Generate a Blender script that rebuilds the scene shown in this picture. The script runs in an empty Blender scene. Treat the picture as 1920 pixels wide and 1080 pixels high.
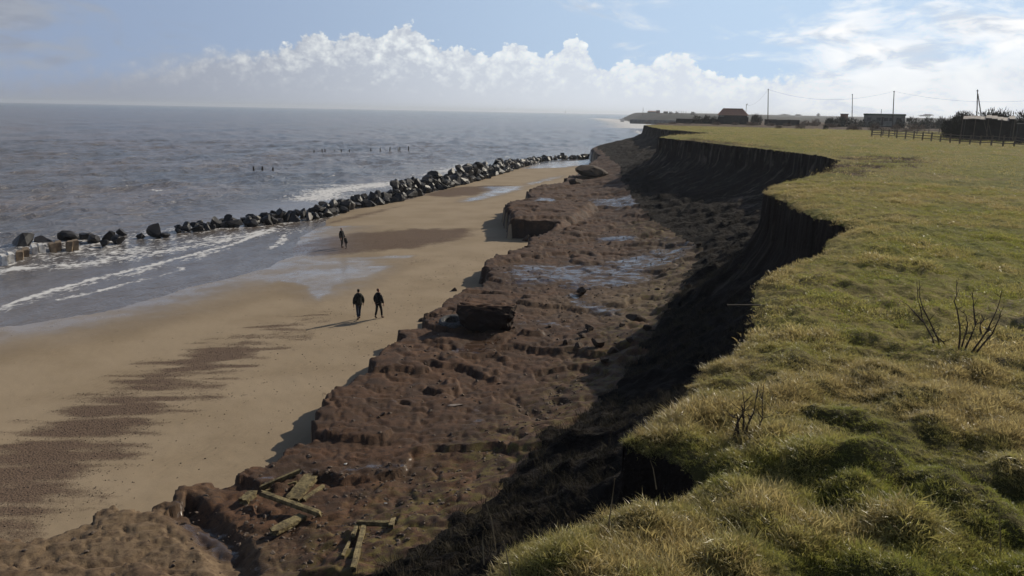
import bpy, bmesh, math, random
import numpy as np
from mathutils import Vector, Matrix
RNG = random.Random(7)
NR = np.random.RandomState(11)
scene = bpy.context.scene

# ------------------------------------------------------------------ camera
F_PX, CAM_H = 1507.0, 11.6
ROLL, PITCH = math.radians(1.115), math.radians(12.4)
fw = Vector((0, math.cos(PITCH), -math.sin(PITCH)))
u0 = Vector((0, math.sin(PITCH), math.cos(PITCH)))
r0 = Vector((1, 0, 0))
rt = r0 * math.cos(ROLL) + u0 * math.sin(ROLL)
up = -r0 * math.sin(ROLL) + u0 * math.cos(ROLL)
cd = bpy.data.cameras.new('camera')
cam = bpy.data.objects.new('camera', cd)
scene.collection.objects.link(cam)
scene.camera = cam
cd.sensor_width = 36.0
cd.lens = 36.0 * F_PX / 1920.0
cd.clip_start, cd.clip_end = 0.1, 40000
cam.matrix_world = Matrix(((rt.x, up.x, -fw.x, 0), (rt.y, up.y, -fw.y, 0), (rt.z, up.z, -fw.z, CAM_H), (0, 0, 0, 1)))

def un(px, py, z):
    """photo pixel -> the point of the horizontal plane at height z"""
    d = fw + rt * ((px - 960) / F_PX) - up * ((py - 540) / F_PX)
    t = (z - CAM_H) / d.z
    return (d.x * t, d.y * t)

def ray_at(px, py, dist):
    """point on a pixel's ray at horizontal distance dist"""
    d = fw + rt * ((px - 960) / F_PX) - up * ((py - 540) / F_PX)
    t = dist / math.hypot(d.x, d.y)
    return Vector((0, 0, CAM_H)) + d * t

# ------------------------------------------------------------------ light
SUN_AZ, SUN_EL = math.radians(50), math.radians(30)
sun_dir = Vector((math.sin(SUN_AZ) * math.cos(SUN_EL), math.cos(SUN_AZ) * math.cos(SUN_EL), math.sin(SUN_EL)))
sl = bpy.data.lights.new('sun', 'SUN')
sl.energy, sl.angle, sl.color = 5.0, math.radians(0.6), (1.0, 0.90, 0.74)
so = bpy.data.objects.new('sun', sl)
scene.collection.objects.link(so)
so.rotation_euler = sun_dir.to_track_quat('Z', 'Y').to_euler()
so.location = (60, 40, 60)
scene.view_settings.view_transform = 'Standard'
scene.view_settings.look = 'None'
scene.view_settings.gamma = 1
scene.view_settings.use_curve_mapping = False
scene.view_settings.exposure = -0.25
scene.cycles.use_denoising = True
scene.cycles.max_bounces = 5
scene.cycles.diffuse_bounces = 2
scene.cycles.transparent_max_bounces = 8
scene.cycles.volume_bounces = 0
scene.cycles.caustics_reflective = False
scene.cycles.caustics_refractive = False

class NT:
    """small helper for writing node trees"""
    def __init__(s, tree):
        s.t = tree
        s.n = tree.nodes
        s.n.clear()
    def new(s, typ, ins=None, **kw):
        nd = s.n.new(typ)
        for k, v in kw.items():
            setattr(nd, k, v)
        for k, v in (ins or {}).items():
            s.put(nd.inputs[k], v)
        return nd
    def put(s, sock, v):
        if isinstance(v, bpy.types.NodeSocket):
            s.t.links.new(v, sock)
        elif v is not None:
            if isinstance(v, tuple) and len(v) == 3 and sock.type == 'RGBA':
                v = v + (1,)
            sock.default_value = v
    def m(s, op, a, b=None, c=None, clamp=False):
        nd = s.n.new('ShaderNodeMath')
        nd.operation = op
        nd.use_clamp = clamp
        s.put(nd.inputs[0], a)
        if b is not None: s.put(nd.inputs[1], b)
        if c is not None: s.put(nd.inputs[2], c)
        return nd.outputs[0]
    def ss(s, v, lo, hi, a=0.0, b=1.0):
        nd = s.n.new('ShaderNodeMapRange')
        nd.interpolation_type = 'SMOOTHSTEP'
        for i, x in enumerate((v, lo, hi, a, b)):
            s.put(nd.inputs[i], x)
        return nd.outputs[0]
    def mix(s, f, a, b, blend='MIX'):
        nd = s.n.new('ShaderNodeMix')
        nd.data_type = 'RGBA'
        nd.blend_type = blend
        s.put(nd.inputs[0], f); s.put(nd.inputs[6], a); s.put(nd.inputs[7], b)
        return nd.outputs[2]
    def noise(s, vec, scale, detail=4, rough=0.55, dist=0.0):
        nd = s.new('ShaderNodeTexNoise', {'Scale': scale, 'Detail': detail, 'Roughness': rough, 'Distortion': dist})
        if vec is not None: s.put(nd.inputs['Vector'], vec)
        return nd.outputs[0]
    def attr(s, name, kind='GEOMETRY'):
        nd = s.n.new('ShaderNodeAttribute')
        nd.attribute_name = name
        nd.attribute_type = kind
        return nd
    def curve(s, v, pts):
        nd = s.n.new('ShaderNodeFloatCurve')
        c = nd.mapping.curves[0]
        c.points[0].location = pts[0]
        c.points[1].location = pts[-1]
        for p in pts[1:-1]:
            c.points.new(*p)
        for p in c.points: p.handle_type = 'AUTO'
        nd.mapping.update()
        s.put(nd.inputs['Value'], v)
        return nd.outputs[0]

world = bpy.data.worlds.new('World')
scene.world = world
world.use_nodes = True
world.cycles.sampling_method = 'MANUAL'
world.cycles.sample_map_resolution = 512
g = NT(world.node_tree)
tc = g.new('ShaderNodeTexCoord')
sep = g.new('ShaderNodeSeparateXYZ', {0: tc.outputs['Generated']})
X, Y, Z = sep.outputs
SKY_K = 0.70
AZ = g.m('DEGREES', g.m('ARCTAN2', X, Y))
EL = g.m('DEGREES', g.m('ARCSINE', Z))
DEG = 180 / math.pi / F_PX
sky = g.new('ShaderNodeTexSky', sky_type='NISHITA', sun_disc=False, sun_elevation=SUN_EL, sun_rotation=SUN_AZ,
            air_density=1.0, dust_density=0.6, ozone_density=2.5)
bg_blue = g.new('ShaderNodeBackground', {0: sky.outputs[0], 1: 0.06})
# SD: degrees of azimuth between a direction and the sun, 0..180 both ways round
SD = g.m('ABSOLUTE', g.m('WRAP', g.m('SUBTRACT', AZ, 57.0), 180.0, -180.0))
def by_sun(dark, light, d0=87.0, d1=36.0):
    return g.mix(g.ss(SD, d0, d1), dark, light)
# thin bright haze that whitens the blue towards the horizon and the sun
bg_air = g.new('ShaderNodeBackground', {0: by_sun((0.50, 0.64, 0.92), (0.92, 1.20, 1.55), 92.0, 33.0), 1: SKY_K})
bg_sky = g.new('ShaderNodeMixShader', {0: g.ss(EL, 30.0, 7.0, 0.04, 0.95), 1: bg_blue.outputs[0], 2: bg_air.outputs[0]})
# cloud bank: its top line as elevation over azimuth
tops = [(-400, 100), (-200, 92), (0, 100), (120, 95), (250, 84), (330, 74), (380, 66), (430, 72), (480, 76), (545, 66), (590, 44), (625, 58), (660, 44), (700, 50), (730, 44),
        (758, 26), (785, 40), (812, 62), (850, 74), (880, 72), (905, 86), (935, 80), (972, 60), (1000, 84), (1030, 86), (1058, 66), (1082, 54), (1098, 66),
        (1112, 92), (1140, 108), (1175, 96), (1215, 100), (1245, 88), (1275, 80), (1300, 96), (1340, 122), (1400, 128), (1470, 120), (1540, 112),
        (1640, 100), (1740, 88), (1830, 78), (1880, 66), (1960, 70), (2300, 60)]
pts = []
for x, y in tops:
    d = (fw + rt * ((x - 960) / F_PX) - up * ((y - 540) / F_PX)).normalized()
    pts.append(((math.degrees(math.atan2(d.x, d.y)) + 60) / 120, math.degrees(math.asin(d.z)) / 12))
pts = [(0.0, 0.40)] + pts + [(1.0, 0.40)]
top_el = g.m('MULTIPLY', g.curve(g.m('DIVIDE', g.m('ADD', AZ, 60.0), 120.0, clamp=True), pts), 12.0)
vec = g.new('ShaderNodeCombineXYZ', {0: g.m('MULTIPLY', X, 57.3), 1: g.m('MULTIPLY', Y, 57.3), 2: g.m('MULTIPLY', Z, 72.0)}).outputs[0]
big = g.noise(vec, 0.50, 7, 0.58, 0.35)
med = g.noise(vec, 1.5, 8, 0.60, 0.25)
vor = g.new('ShaderNodeTexVoronoi', {'Vector': vec, 'Scale': 1.17, 'Detail': 3.0, 'Roughness': 0.62}, feature='SMOOTH_F1').outputs[0]
puff = g.m('ADD', g.m('MULTIPLY', g.m('SUBTRACT', med, 0.5), 1.4), g.m('MULTIPLY', g.m('MINIMUM', g.m('SUBTRACT', 0.36, vor), 0.07), 1.7))
puff = g.m('MINIMUM', puff, 0.28)
depth = g.m('ADD', g.m('SUBTRACT', top_el, EL), g.m('MULTIPLY', puff, 0.52))
# crisp tops in the middle of the bank, soft ones at both ends
softness = g.m('ADD', 0.22, g.m('ADD', g.ss(SD, 70.0, 84.0, 0.0, 2.0), g.ss(SD, 43.0, 33.0, 0.0, 1.4)))
bank = g.ss(depth, 0.0, softness)
crest = g.ss(g.m('ADD', depth, g.m('MULTIPLY', g.m('SUBTRACT', big, 0.5), 6.5)), 4.6, 0.6)
folds = g.m('ADD', g.m('MULTIPLY', g.m('SUBTRACT', med, 0.5), 1.2), g.m('MULTIPLY', g.m('SUBTRACT', 0.34, vor), 1.0))
lit = g.m('ADD', g.m('MULTIPLY', crest, 0.92), folds, clamp=True)
patch = g.m('MULTIPLY', g.m('MULTIPLY', g.ss(big, 0.42, 0.56), g.ss(SD, 80.0, 60.0, 0.4, 1.0)), g.ss(EL, 0.3, 1.6))
lit = g.m('MAXIMUM', lit, g.m('MULTIPLY', patch, g.m('ADD', 0.55, g.m('MULTIPLY', folds, 0.8)), clamp=True))
lit = g.m('MULTIPLY', lit, g.ss(SD, 90.0, 74.0, 0.42, 1.0))
belly = by_sun((0.55, 0.61, 0.75), (1.18, 1.28, 1.42), 87.0, 46.0)
bright = by_sun((0.84, 0.86, 0.92), (1.70, 1.77, 1.74), 88.0, 62.0)
ccol = g.mix(lit, belly, bright)
# low haze towards the horizon
hz = g.ss(EL, 3.2, 0.0)
hcol = by_sun((0.50, 0.55, 0.67), (1.24, 1.31, 1.42), 87.0, 46.0)
ccol = g.mix(g.m('MULTIPLY', hz, 0.7), ccol, hcol)
bg_bank = g.new('ShaderNodeBackground', {0: ccol, 1: SKY_K})
s1 = g.new('ShaderNodeMixShader', {0: bank, 1: bg_sky.outputs[0], 2: bg_bank.outputs[0]})
# high thin cloud: streaks and a broad white sheet towards the sun, continuing overhead
vec2 = g.new('ShaderNodeCombineXYZ', {0: g.m('MULTIPLY', X, 20.0), 1: g.m('MULTIPLY', Y, 20.0), 2: g.m('MULTIPLY', Z, 57.3)}).outputs[0]
hi = g.noise(vec2, 0.42, 8, 0.62, 0.5)
hi2 = g.noise(vec2, 0.16, 3, 0.5, 0.3)
sheet = g.ss(SD, 45.0, 34.0, 0.0, 0.27)
left = g.ss(SD, 73.0, 90.0, 0.0, 0.20)
cov = g.m('ADD', g.m('ADD', g.m('MULTIPLY', g.m('SUBTRACT', hi, 0.5), 1.2), g.m('MULTIPLY', g.m('SUBTRACT', hi2, 0.5), 0.7)), g.m('ADD', sheet, left))
cov = g.m('MULTIPLY', g.ss(cov, 0.06, 0.40), g.ss(EL, 12.0, 32.0, 1.0, 0.18))
hicol = by_sun((0.60, 0.66, 0.78), (1.75, 1.76, 1.76), 84.0, 36.0)
under = g.ss(g.noise(vec2, 0.9, 6, 0.58, 0.4), 0.46, 0.64, 0.0, 0.8)
hicol = g.mix(under, hicol, by_sun((0.50, 0.56, 0.70), (0.98, 1.10, 1.28), 84.0, 36.0))
bg_hi = g.new('ShaderNodeBackground', {0: hicol, 1: SKY_K})
veil = g.m('MULTIPLY', cov, g.m('SUBTRACT', 1.0, g.m('MULTIPLY', bank, g.ss(SD, 33.0, 45.0, 0.45, 1.0))))
s2 = g.new('ShaderNodeMixShader', {0: veil, 1: s1.outputs[0], 2: bg_hi.outputs[0]})
g.new('ShaderNodeOutputWorld', {0: s2.outputs[0]})

# ------------------------------------------------------------------ materials
def material(name):
    mt = bpy.data.materials.new(name)
    mt.use_nodes = True
    return mt, NT(mt.node_tree)

def finish(g, bsdf):
    g.new('ShaderNodeOutputMaterial', {0: bsdf})

def simple(name, c1, c2=None, scale=6.0, rough=0.85, bump=0.3, bscale=25.0, metallic=0.0, spec=0.3):
    mt, g = material(name)
    tc = g.new('ShaderNodeTexCoord').outputs['Object']
    n = g.noise(tc, scale, 5, 0.6)
    n2 = g.noise(tc, bscale, 4, 0.6)
    col = g.mix(g.ss(n, 0.35, 0.68), c1, c2 or tuple(v * 0.6 for v in c1))
    bp = g.new('ShaderNodeBump', {'Strength': bump, 'Distance': 0.03, 'Height': n2})
    b = g.new('ShaderNodeBsdfPrincipled', {'Base Color': col, 'Roughness': rough, 'Normal': bp.outputs[0], 'Metallic': metallic, 'Specular IOR Level': spec})
    finish(g, b.outputs[0])
    return mt

def pos_node(g):
    return g.new('ShaderNodeNewGeometry').outputs['Position']

def mat_beach():
    mt, g = material('wet_and_dry_sand')
    P = pos_node(g)
    wet = g.attr('wet').outputs['Fac']; peb = g.attr('pebble').outputs['Fac']
    fine = g.noise(P, 9.0, 5, 0.7); grain = g.noise(P, 60.0, 3, 0.7); broad = g.noise(P, 0.25, 4, 0.5)
    stone = g.new('ShaderNodeTexVoronoi', {'Vector': P, 'Scale': 14.0}).outputs
    sand = g.mix(g.ss(broad, 0.35, 0.7), (0.335, 0.262, 0.178), (0.28, 0.215, 0.14))
    sand = g.mix(g.ss(grain, 0.35, 0.7, 0.0, 0.35), sand, (0.24, 0.185, 0.125))
    pc = g.mix(g.ss(g.m('MULTIPLY', stone[0], 1.0), 0.1, 0.55), (0.060, 0.040, 0.030), (0.125, 0.082, 0.058))
    pm = g.ss(g.m('ADD', peb, g.m('ADD', g.m('MULTIPLY', g.m('SUBTRACT', fine, 0.5), 0.9), g.m('MULTIPLY', g.m('SUBTRACT', g.noise(P, 28.0, 3, 0.8), 0.5), 1.3))), 0.22, 0.80)
    col = g.mix(g.m('MULTIPLY', pm, 0.9), sand, pc)
    w = g.ss(g.m('ADD', wet, g.m('MULTIPLY', g.m('SUBTRACT', g.noise(P, 0.9, 4, 0.6), 0.5), 0.35)), 0.15, 0.95)
    damp = g.ss(wet, 0.03, 0.4)
    col = g.mix(g.m('MULTIPLY', damp, 0.5), col, g.mix(0.55, col, (0.12, 0.09, 0.065)))
    rough = g.m('SUBTRACT', 0.9, g.m('MULTIPLY', w, g.ss(g.noise(P, 0.6, 4, 0.6), 0.35, 0.65, 0.55, 0.76)))
    rip = g.new('ShaderNodeTexWave', {'Vector': g.new('ShaderNodeMapping', {'Vector': P, 'Rotation': (0, 0, 0.6)}).outputs[0], 'Scale': 0.8, 'Distortion': 9.0, 'Detail': 3.0, 'Detail Scale': 0.8}).outputs[1]
    fine = g.m('ADD', fine, g.m('MULTIPLY', rip, g.ss(broad, 0.45, 0.65, 0.0, 0.8)))
    h = g.m('ADD', g.m('MULTIPLY', fine, 0.4), g.m('ADD', g.m('MULTIPLY', g.m('MULTIPLY', stone[0], pm), -1.0), g.m('MULTIPLY', grain, 0.25)))
    bp = g.new('ShaderNodeBump', {'Strength': g.m('SUBTRACT', 0.7, g.m('MULTIPLY', w, 0.55)), 'Distance': 0.03, 'Height': h})
    b = g.new('ShaderNodeBsdfPrincipled', {'Base Color': col, 'Roughness': rough, 'Normal': bp.outputs[0], 'Specular IOR Level': g.m('ADD', 0.15, g.m('MULTIPLY', w, 0.5))})
    finish(g, b.outputs[0])
    return mt

def mat_platform():
    mt, g = material('peat_and_clay_ledge')
    P = pos_node(g)
    wet = g.attr('wet').outputs['Fac']; sandy = g.attr('sandy').outputs['Fac']; green = g.attr('green').outputs['Fac']
    n1 = g.noise(P, 0.9, 6, 0.62, 0.4); n2 = g.noise(P, 5.0, 6, 0.68, 0.3); n3 = g.noise(P, 26.0, 4, 0.65)
    col = g.mix(g.ss(n1, 0.36, 0.66), (0.122, 0.063, 0.034), (0.056, 0.032, 0.020))
    col = g.mix(g.ss(n2, 0.50, 0.66, 0.0, 0.85), col, (0.030, 0.019, 0.014))
    col = g.mix(g.ss(n2, 0.45, 0.28, 0.0, 0.55), col, (0.150, 0.090, 0.050))
    col = g.mix(g.ss(n3, 0.52, 0.66, 0.0, 0.65), col, (0.035, 0.022, 0.015))
    cl = g.mix(g.ss(n2, 0.4, 0.68), (0.185, 0.130, 0.078), (0.085, 0.055, 0.034))
    col = g.mix(sandy, col, cl)
    gr = g.m('MULTIPLY', green, g.ss(g.noise(P, 2.6, 5, 0.7), 0.45, 0.62))
    col = g.mix(gr, col, (0.15, 0.125, 0.035))
    nw = g.noise(g.new('ShaderNodeMapping', {'Vector': P, 'Scale': (0.55, 1.0, 1.0)}).outputs[0], 2.4, 7, 0.72, 0.5)
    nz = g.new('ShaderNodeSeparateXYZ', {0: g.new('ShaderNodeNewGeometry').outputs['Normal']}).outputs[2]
    col = g.mix(g.ss(nz, 0.72, 0.35, 0.0, 0.85), col, (0.030, 0.023, 0.020))  # steep ledge faces go darker: their shade is put into the colour
    w = g.ss(g.m('ADD', wet, g.m('ADD', g.m('MULTIPLY', g.m('SUBTRACT', nw, 0.5), 2.4), g.m('MULTIPLY', g.m('SUBTRACT', n1, 0.5), 0.7))), 0.62, 0.92)
    damp = g.ss(wet, 0.1, 0.6)
    col = g.mix(g.m('MULTIPLY', damp, 0.7), col, (0.058, 0.036, 0.023))
    h = g.m('ADD', g.m('MULTIPLY', n2, 0.6), g.m('MULTIPLY', n3, 0.5))
    bp = g.new('ShaderNodeBump', {'Strength': g.m('SUBTRACT', 0.85, g.m('MULTIPLY', w, 0.7)), 'Distance': 0.045, 'Height': h})
    b = g.new('ShaderNodeBsdfPrincipled', {'Base Color': col, 'Roughness': g.m('SUBTRACT', 0.78, g.m('MULTIPLY', w, 0.55)), 'Normal': bp.outputs[0], 'Specular IOR Level': g.m('ADD', 0.2, g.m('MULTIPLY', w, 0.4))})
    finish(g, b.outputs[0])
    return mt

def mat_cliff():
    mt, g = material('clay_cliff_earth')
    P = pos_node(g)
    n1 = g.noise(P, 0.5, 6, 0.6, 0.5); n2 = g.noise(P, 3.0, 6, 0.68); n3 = g.noise(P, 14.0, 4, 0.65)
    sv = g.new('ShaderNodeMapping', {'Vector': P, 'Scale': (0.18, 0.8, 0.2), 'Rotation': (0.0, 0.0, 0.15)}).outputs[0]
    streak = g.noise(sv, 1.6, 5, 0.6, 0.8)
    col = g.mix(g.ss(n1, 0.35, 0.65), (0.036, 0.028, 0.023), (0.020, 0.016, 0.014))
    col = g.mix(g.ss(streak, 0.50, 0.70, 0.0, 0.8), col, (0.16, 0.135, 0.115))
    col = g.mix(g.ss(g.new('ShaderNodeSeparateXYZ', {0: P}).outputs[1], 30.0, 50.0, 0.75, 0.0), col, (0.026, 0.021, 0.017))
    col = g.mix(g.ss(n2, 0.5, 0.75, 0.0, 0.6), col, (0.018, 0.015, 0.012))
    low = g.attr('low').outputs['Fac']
    col = g.mix(g.ss(g.m('ADD', low, g.m('MULTIPLY', g.m('SUBTRACT', n1, 0.5), 0.4)), 0.38, 0.62, 0.0, 0.85), col, (0.016, 0.013, 0.011))  # painted shade: near black toward the foot, where the sun lamp casts too little
    bp = g.new('ShaderNodeBump', {'Strength': 1.0, 'Distance': 0.30, 'Height': g.m('ADD', n2, g.m('MULTIPLY', n3, 0.3))})
    b = g.new('ShaderNodeBsdfPrincipled', {'Base Color': col, 'Roughness': 0.95, 'Normal': bp.outputs[0], 'Specular IOR Level': 0.1})
    finish(g, b.outputs[0])
    return mt

def field_colour(g, P):
    n1 = g.noise(P, 0.10, 6, 0.65, 0.6); n2 = g.noise(P, 0.5, 7, 0.70, 0.4); n3 = g.noise(P, 6.0, 5, 0.7)
    col = g.mix(g.ss(n2, 0.36, 0.66), (0.190, 0.170, 0.048), (0.118, 0.125, 0.032))
    col = g.mix(g.ss(n1, 0.44, 0.64, 0.0, 0.75), col, (0.235, 0.180, 0.080))
    col = g.mix(g.ss(n2, 0.56, 0.68, 0.0, 0.6), col, (0.075, 0.072, 0.026))
    col = g.mix(g.ss(n3, 0.55, 0.75, 0.0, 0.8), col, (0.070, 0.065, 0.022))
    return col, n2, n3

def mat_field():
    mt, g = material('grazed_clifftop_turf')
    P = pos_node(g)
    rough_ = g.attr('scrub').outputs['Fac']; bare = g.attr('bare').outputs['Fac']
    col, n2, n3 = field_colour(g, P)
    sc = g.mix(g.ss(n3, 0.35, 0.65), (0.155, 0.112, 0.082), (0.07, 0.05, 0.036))
    col = g.mix(g.ss(g.m('ADD', rough_, g.m('MULTIPLY', g.m('SUBTRACT', n2, 0.5), 0.8)), 0.35, 0.65), col, sc)
    col = g.mix(g.m('MULTIPLY', bare, g.ss(n3, 0.4, 0.6)), col, (0.16, 0.135, 0.105))
    col = g.mix(g.m('MULTIPLY', g.attr('thatch').outputs['Fac'], 0.75), col, (0.040, 0.036, 0.016))
    bp = g.new('ShaderNodeBump', {'Strength': 1.0, 'Distance': 0.10, 'Height': g.m('ADD', g.m('MULTIPLY', n2, 0.6), n3)})
    b = g.new('ShaderNodeBsdfPrincipled', {'Base Color': col, 'Roughness': 0.95, 'Normal': bp.outputs[0], 'Specular IOR Level': 0.1})
    finish(g, b.outputs[0])
    return mt

def mat_grass():
    mt, g = material('grass_blades')
    cv = g.attr('tone', 'INSTANCER').outputs['Vector']
    sp = g.new('ShaderNodeSeparateXYZ', {0: cv}).outputs
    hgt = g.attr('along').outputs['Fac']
    green = g.mix(sp[1], (0.225, 0.260, 0.042), (0.390, 0.385, 0.085))
    straw = g.mix(sp[1], (0.56, 0.470, 0.215), (0.38, 0.290, 0.125))
    col = g.mix(sp[0], green, straw)
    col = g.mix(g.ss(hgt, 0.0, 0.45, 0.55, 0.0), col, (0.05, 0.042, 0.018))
    d = g.new('ShaderNodeBsdfPrincipled', {'Base Color': col, 'Roughness': 0.38, 'Specular IOR Level': 0.5})
    t = g.new('ShaderNodeBsdfTranslucent', {'Color': col})
    mx = g.new('ShaderNodeMixShader', {0: 0.5, 1: d.outputs[0], 2: t.outputs[0]})
    finish(g, mx.outputs[0])
    return mt

def mat_sea():
    mt, g = material('silty_sea_water')
    P = pos_node(g)
    foam = g.attr('foam').outputs['Fac']; shal = g.attr('shallow').outputs['Fac']
    wv = g.new('ShaderNodeMapping', {'Vector': P, 'Scale': (1.0, 0.55, 1.0), 'Rotation': (0, 0, 0.5)}).outputs[0]
    a = g.noise(wv, 0.6, 6, 0.62, 0.4); b_ = g.noise(wv, 0.035, 5, 0.55, 0.3); c_ = g.noise(wv, 3.0, 4, 0.6, 0.3)
    col = g.mix(g.ss(b_, 0.35, 0.68), (0.165, 0.135, 0.118), (0.105, 0.102, 0.104))
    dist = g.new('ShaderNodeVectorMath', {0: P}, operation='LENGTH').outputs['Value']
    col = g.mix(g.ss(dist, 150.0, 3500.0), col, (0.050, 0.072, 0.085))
    col = g.mix(g.m('MULTIPLY', shal, 0.6), col, (0.15, 0.12, 0.095))
    lace = g.new('ShaderNodeTexVoronoi', {'Vector': g.mix(0.25, P, g.new('ShaderNodeTexNoise', {'Vector': P, 'Scale': 1.2}).outputs[1]), 'Scale': 1.1}, feature='DISTANCE_TO_EDGE').outputs[0]
    la = g.ss(lace, 0.26, 0.02)
    f = g.m('ADD', foam, g.m('ADD', g.m('MULTIPLY', g.m('SUBTRACT', a, 0.5), 1.2), g.m('ADD', g.m('MULTIPLY', g.m('SUBTRACT', c_, 0.5), 1.5), g.m('MULTIPLY', g.m('SUBTRACT', la, 0.4), 0.25))))
    f = g.m('MULTIPLY', g.ss(f, 0.45, 0.95), g.ss(foam, 0.02, 0.15))
    bstr = g.m('MULTIPLY', g.ss(shal, 0.0, 1.0, 1.0, 0.22), 1.0)
    bp = g.new('ShaderNodeBump', {'Strength': bstr, 'Distance': 1.3, 'Height': g.m('ADD', g.m('ADD', g.m('MULTIPLY', a, 0.9), g.m('MULTIPLY', g.noise(wv, 0.16, 4, 0.6, 0.4), 1.0)), g.m('MULTIPLY', c_, 0.15))})
    wat = g.new('ShaderNodeBsdfPrincipled', {'Base Color': col, 'Roughness': 0.16, 'IOR': 1.33, 'Normal': bp.outputs[0]})
    fo = g.new('ShaderNodeBsdfDiffuse', {'Color': (0.66, 0.655, 0.65)})
    mx = g.new('ShaderNodeMixShader', {0: g.m('MULTIPLY', f, 0.92), 1: wat.outputs[0], 2: fo.outputs[0]})
    finish(g, mx.outputs[0])
    return mt

M = {}
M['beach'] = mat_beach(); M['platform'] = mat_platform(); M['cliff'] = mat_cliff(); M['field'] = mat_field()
M['grass'] = mat_grass(); M['sea'] = mat_sea()
M['rock'] = simple('dark_wet_armour_stone', (0.020, 0.0185, 0.020), (0.010, 0.0095, 0.0105), 1.2, 0.5, 0.8, 5.0, spec=0.35)
M['rock_pale'] = simple('pale_granite', (0.10, 0.085, 0.078), (0.020, 0.018, 0.019), 1.0, 0.55, 0.6, 6.0, spec=0.4)
M['block_white'] = simple('pale_concrete', (0.75, 0.73, 0.70), (0.42, 0.40, 0.37), 2.5, 0.7)
M['block_tan'] = simple('tan_concrete', (0.24, 0.18, 0.12), (0.12, 0.09, 0.065), 2.5, 0.8)
M['rock_slab'] = simple('grey_slab', (0.24, 0.20, 0.17), (0.14, 0.11, 0.09), 3.0, 0.7)
M['clay'] = simple('fallen_clay', (0.075, 0.050, 0.033), (0.036, 0.026, 0.020), 2.0, 0.9, 0.9, 7.0)
M['timber'] = simple('weathered_groyne_timber', (0.235, 0.190, 0.095), (0.085, 0.066, 0.036), 7.0, 0.9, 0.9, 18.0)
M['post'] = simple('dark_sea_timber', (0.03, 0.026, 0.024), None, 5.0, 0.8)
M['pole'] = simple('creosoted_pole', (0.045, 0.036, 0.030), None, 4.0, 0.85)
M['fence'] = simple('grey_fence_wood', (0.14, 0.115, 0.095), None, 4.0, 0.9)
M['rubber'] = simple('old_tyre_rubber', (0.12, 0.118, 0.115), (0.05, 0.048, 0.046), 7.0, 0.8)
M['steel'] = simple('rusty_pipe', (0.02, 0.016, 0.014), (0.014, 0.01, 0.008), 9.0, 0.8, spec=0.1)
M['bark'] = simple('bare_shrub_bark', (0.075, 0.055, 0.042), (0.045, 0.032, 0.026), 9.0, 0.9)
M['thicket'] = simple('dark_thicket_twigs', (0.030, 0.028, 0.016), (0.016, 0.015, 0.010), 1.0, 0.95)
M['scrubm'] = simple('dead_scrub_twigs', (0.20, 0.145, 0.11), (0.10, 0.072, 0.056), 2.0, 0.95)
M['tile'] = simple('brown_roof_tiles', (0.30, 0.165, 0.12), (0.19, 0.11, 0.085), 3.0, 0.85)
M['darkwall'] = simple('weathered_dark_boards', (0.045, 0.040, 0.036), None, 1.0, 0.9)
M['brick'] = simple('red_brick', (0.20, 0.085, 0.06), (0.13, 0.06, 0.045), 3.0, 0.9)
M['cream'] = simple('cream_panels', (0.20, 0.20, 0.175), (0.13, 0.13, 0.115), 1.0, 0.7)
M['green_roof'] = simple('green_felt_roof', (0.03, 0.075, 0.045), None, 1.0, 0.8)
M['glass'] = simple('dark_window_glass', (0.02, 0.024, 0.028), None, 1.0, 0.15, 0.0)
M['tin'] = simple('pale_corrugated_sheet', (0.30, 0.27, 0.25), (0.16, 0.13, 0.11), 1.0, 0.7)
M['wall'] = simple('grey_sea_defence', (0.16, 0.165, 0.17), None, 0.4, 0.8)
M['wire'] = simple('overhead_wire', (0.03, 0.03, 0.03))
M['skin'] = simple('skin', (0.42, 0.25, 0.18), (0.38, 0.22, 0.16), 8, 0.6, 0.05)
M['hair_dark'] = simple('dark_hair', (0.025, 0.018, 0.014), None, 30, 0.7)
M['hair_red'] = simple('red_brown_hair', (0.12, 0.045, 0.022), None, 30, 0.7)
M['coat_green'] = simple('dark_green_coat', (0.028, 0.030, 0.026), None, 12, 0.9)
M['coat_black'] = simple('black_coat', (0.012, 0.012, 0.014), None, 12, 0.9)
M['jeans'] = simple('dark_blue_jeans', (0.030, 0.040, 0.065), None, 12, 0.9)
M['trousers'] = simple('black_trousers', (0.014, 0.014, 0.016), None, 12, 0.9)
M['boots'] = simple('brown_boots', (0.085, 0.045, 0.028), None, 12, 0.7)
M['stone'] = simple('small_stones', (0.14, 0.105, 0.08), (0.05, 0.038, 0.032), 0.8, 0.8)
M['shell'] = simple('white_litter', (0.6, 0.6, 0.57), (0.5, 0.5, 0.48), 8, 0.6)
M['slope_grass'] = simple('dead_slope_grass', (0.075, 0.062, 0.040), (0.040, 0.034, 0.022), 3.0, 0.95)
M['stalk'] = simple('dry_stalk', (0.23, 0.18, 0.11), (0.14, 0.11, 0.07), 3.0, 0.9)

# ------------------------------------------------------------------ object helpers
C = scene.collection
def link(o, parent=None):
    C.objects.link(o)
    if parent is not None: o.parent = parent
    return o

def mesh(name, verts, faces, mat, smooth=False):
    me = bpy.data.meshes.new(name)
    me.from_pydata([tuple(v) for v in verts], [], faces)
    me.materials.append(mat)
    if smooth: me.shade_smooth()
    me.update()
    return me

def obj(name, me, parent=None, loc=None):
    o = bpy.data.objects.new(name, me)
    if loc is not None: o.location = loc
    return link(o, parent)

def tag(o, label=None, cat=None, group=None, kind=None):
    if label: o['label'] = label
    if cat: o['category'] = cat
    if group: o['group'] = group
    if kind: o['kind'] = kind
    return o

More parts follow.
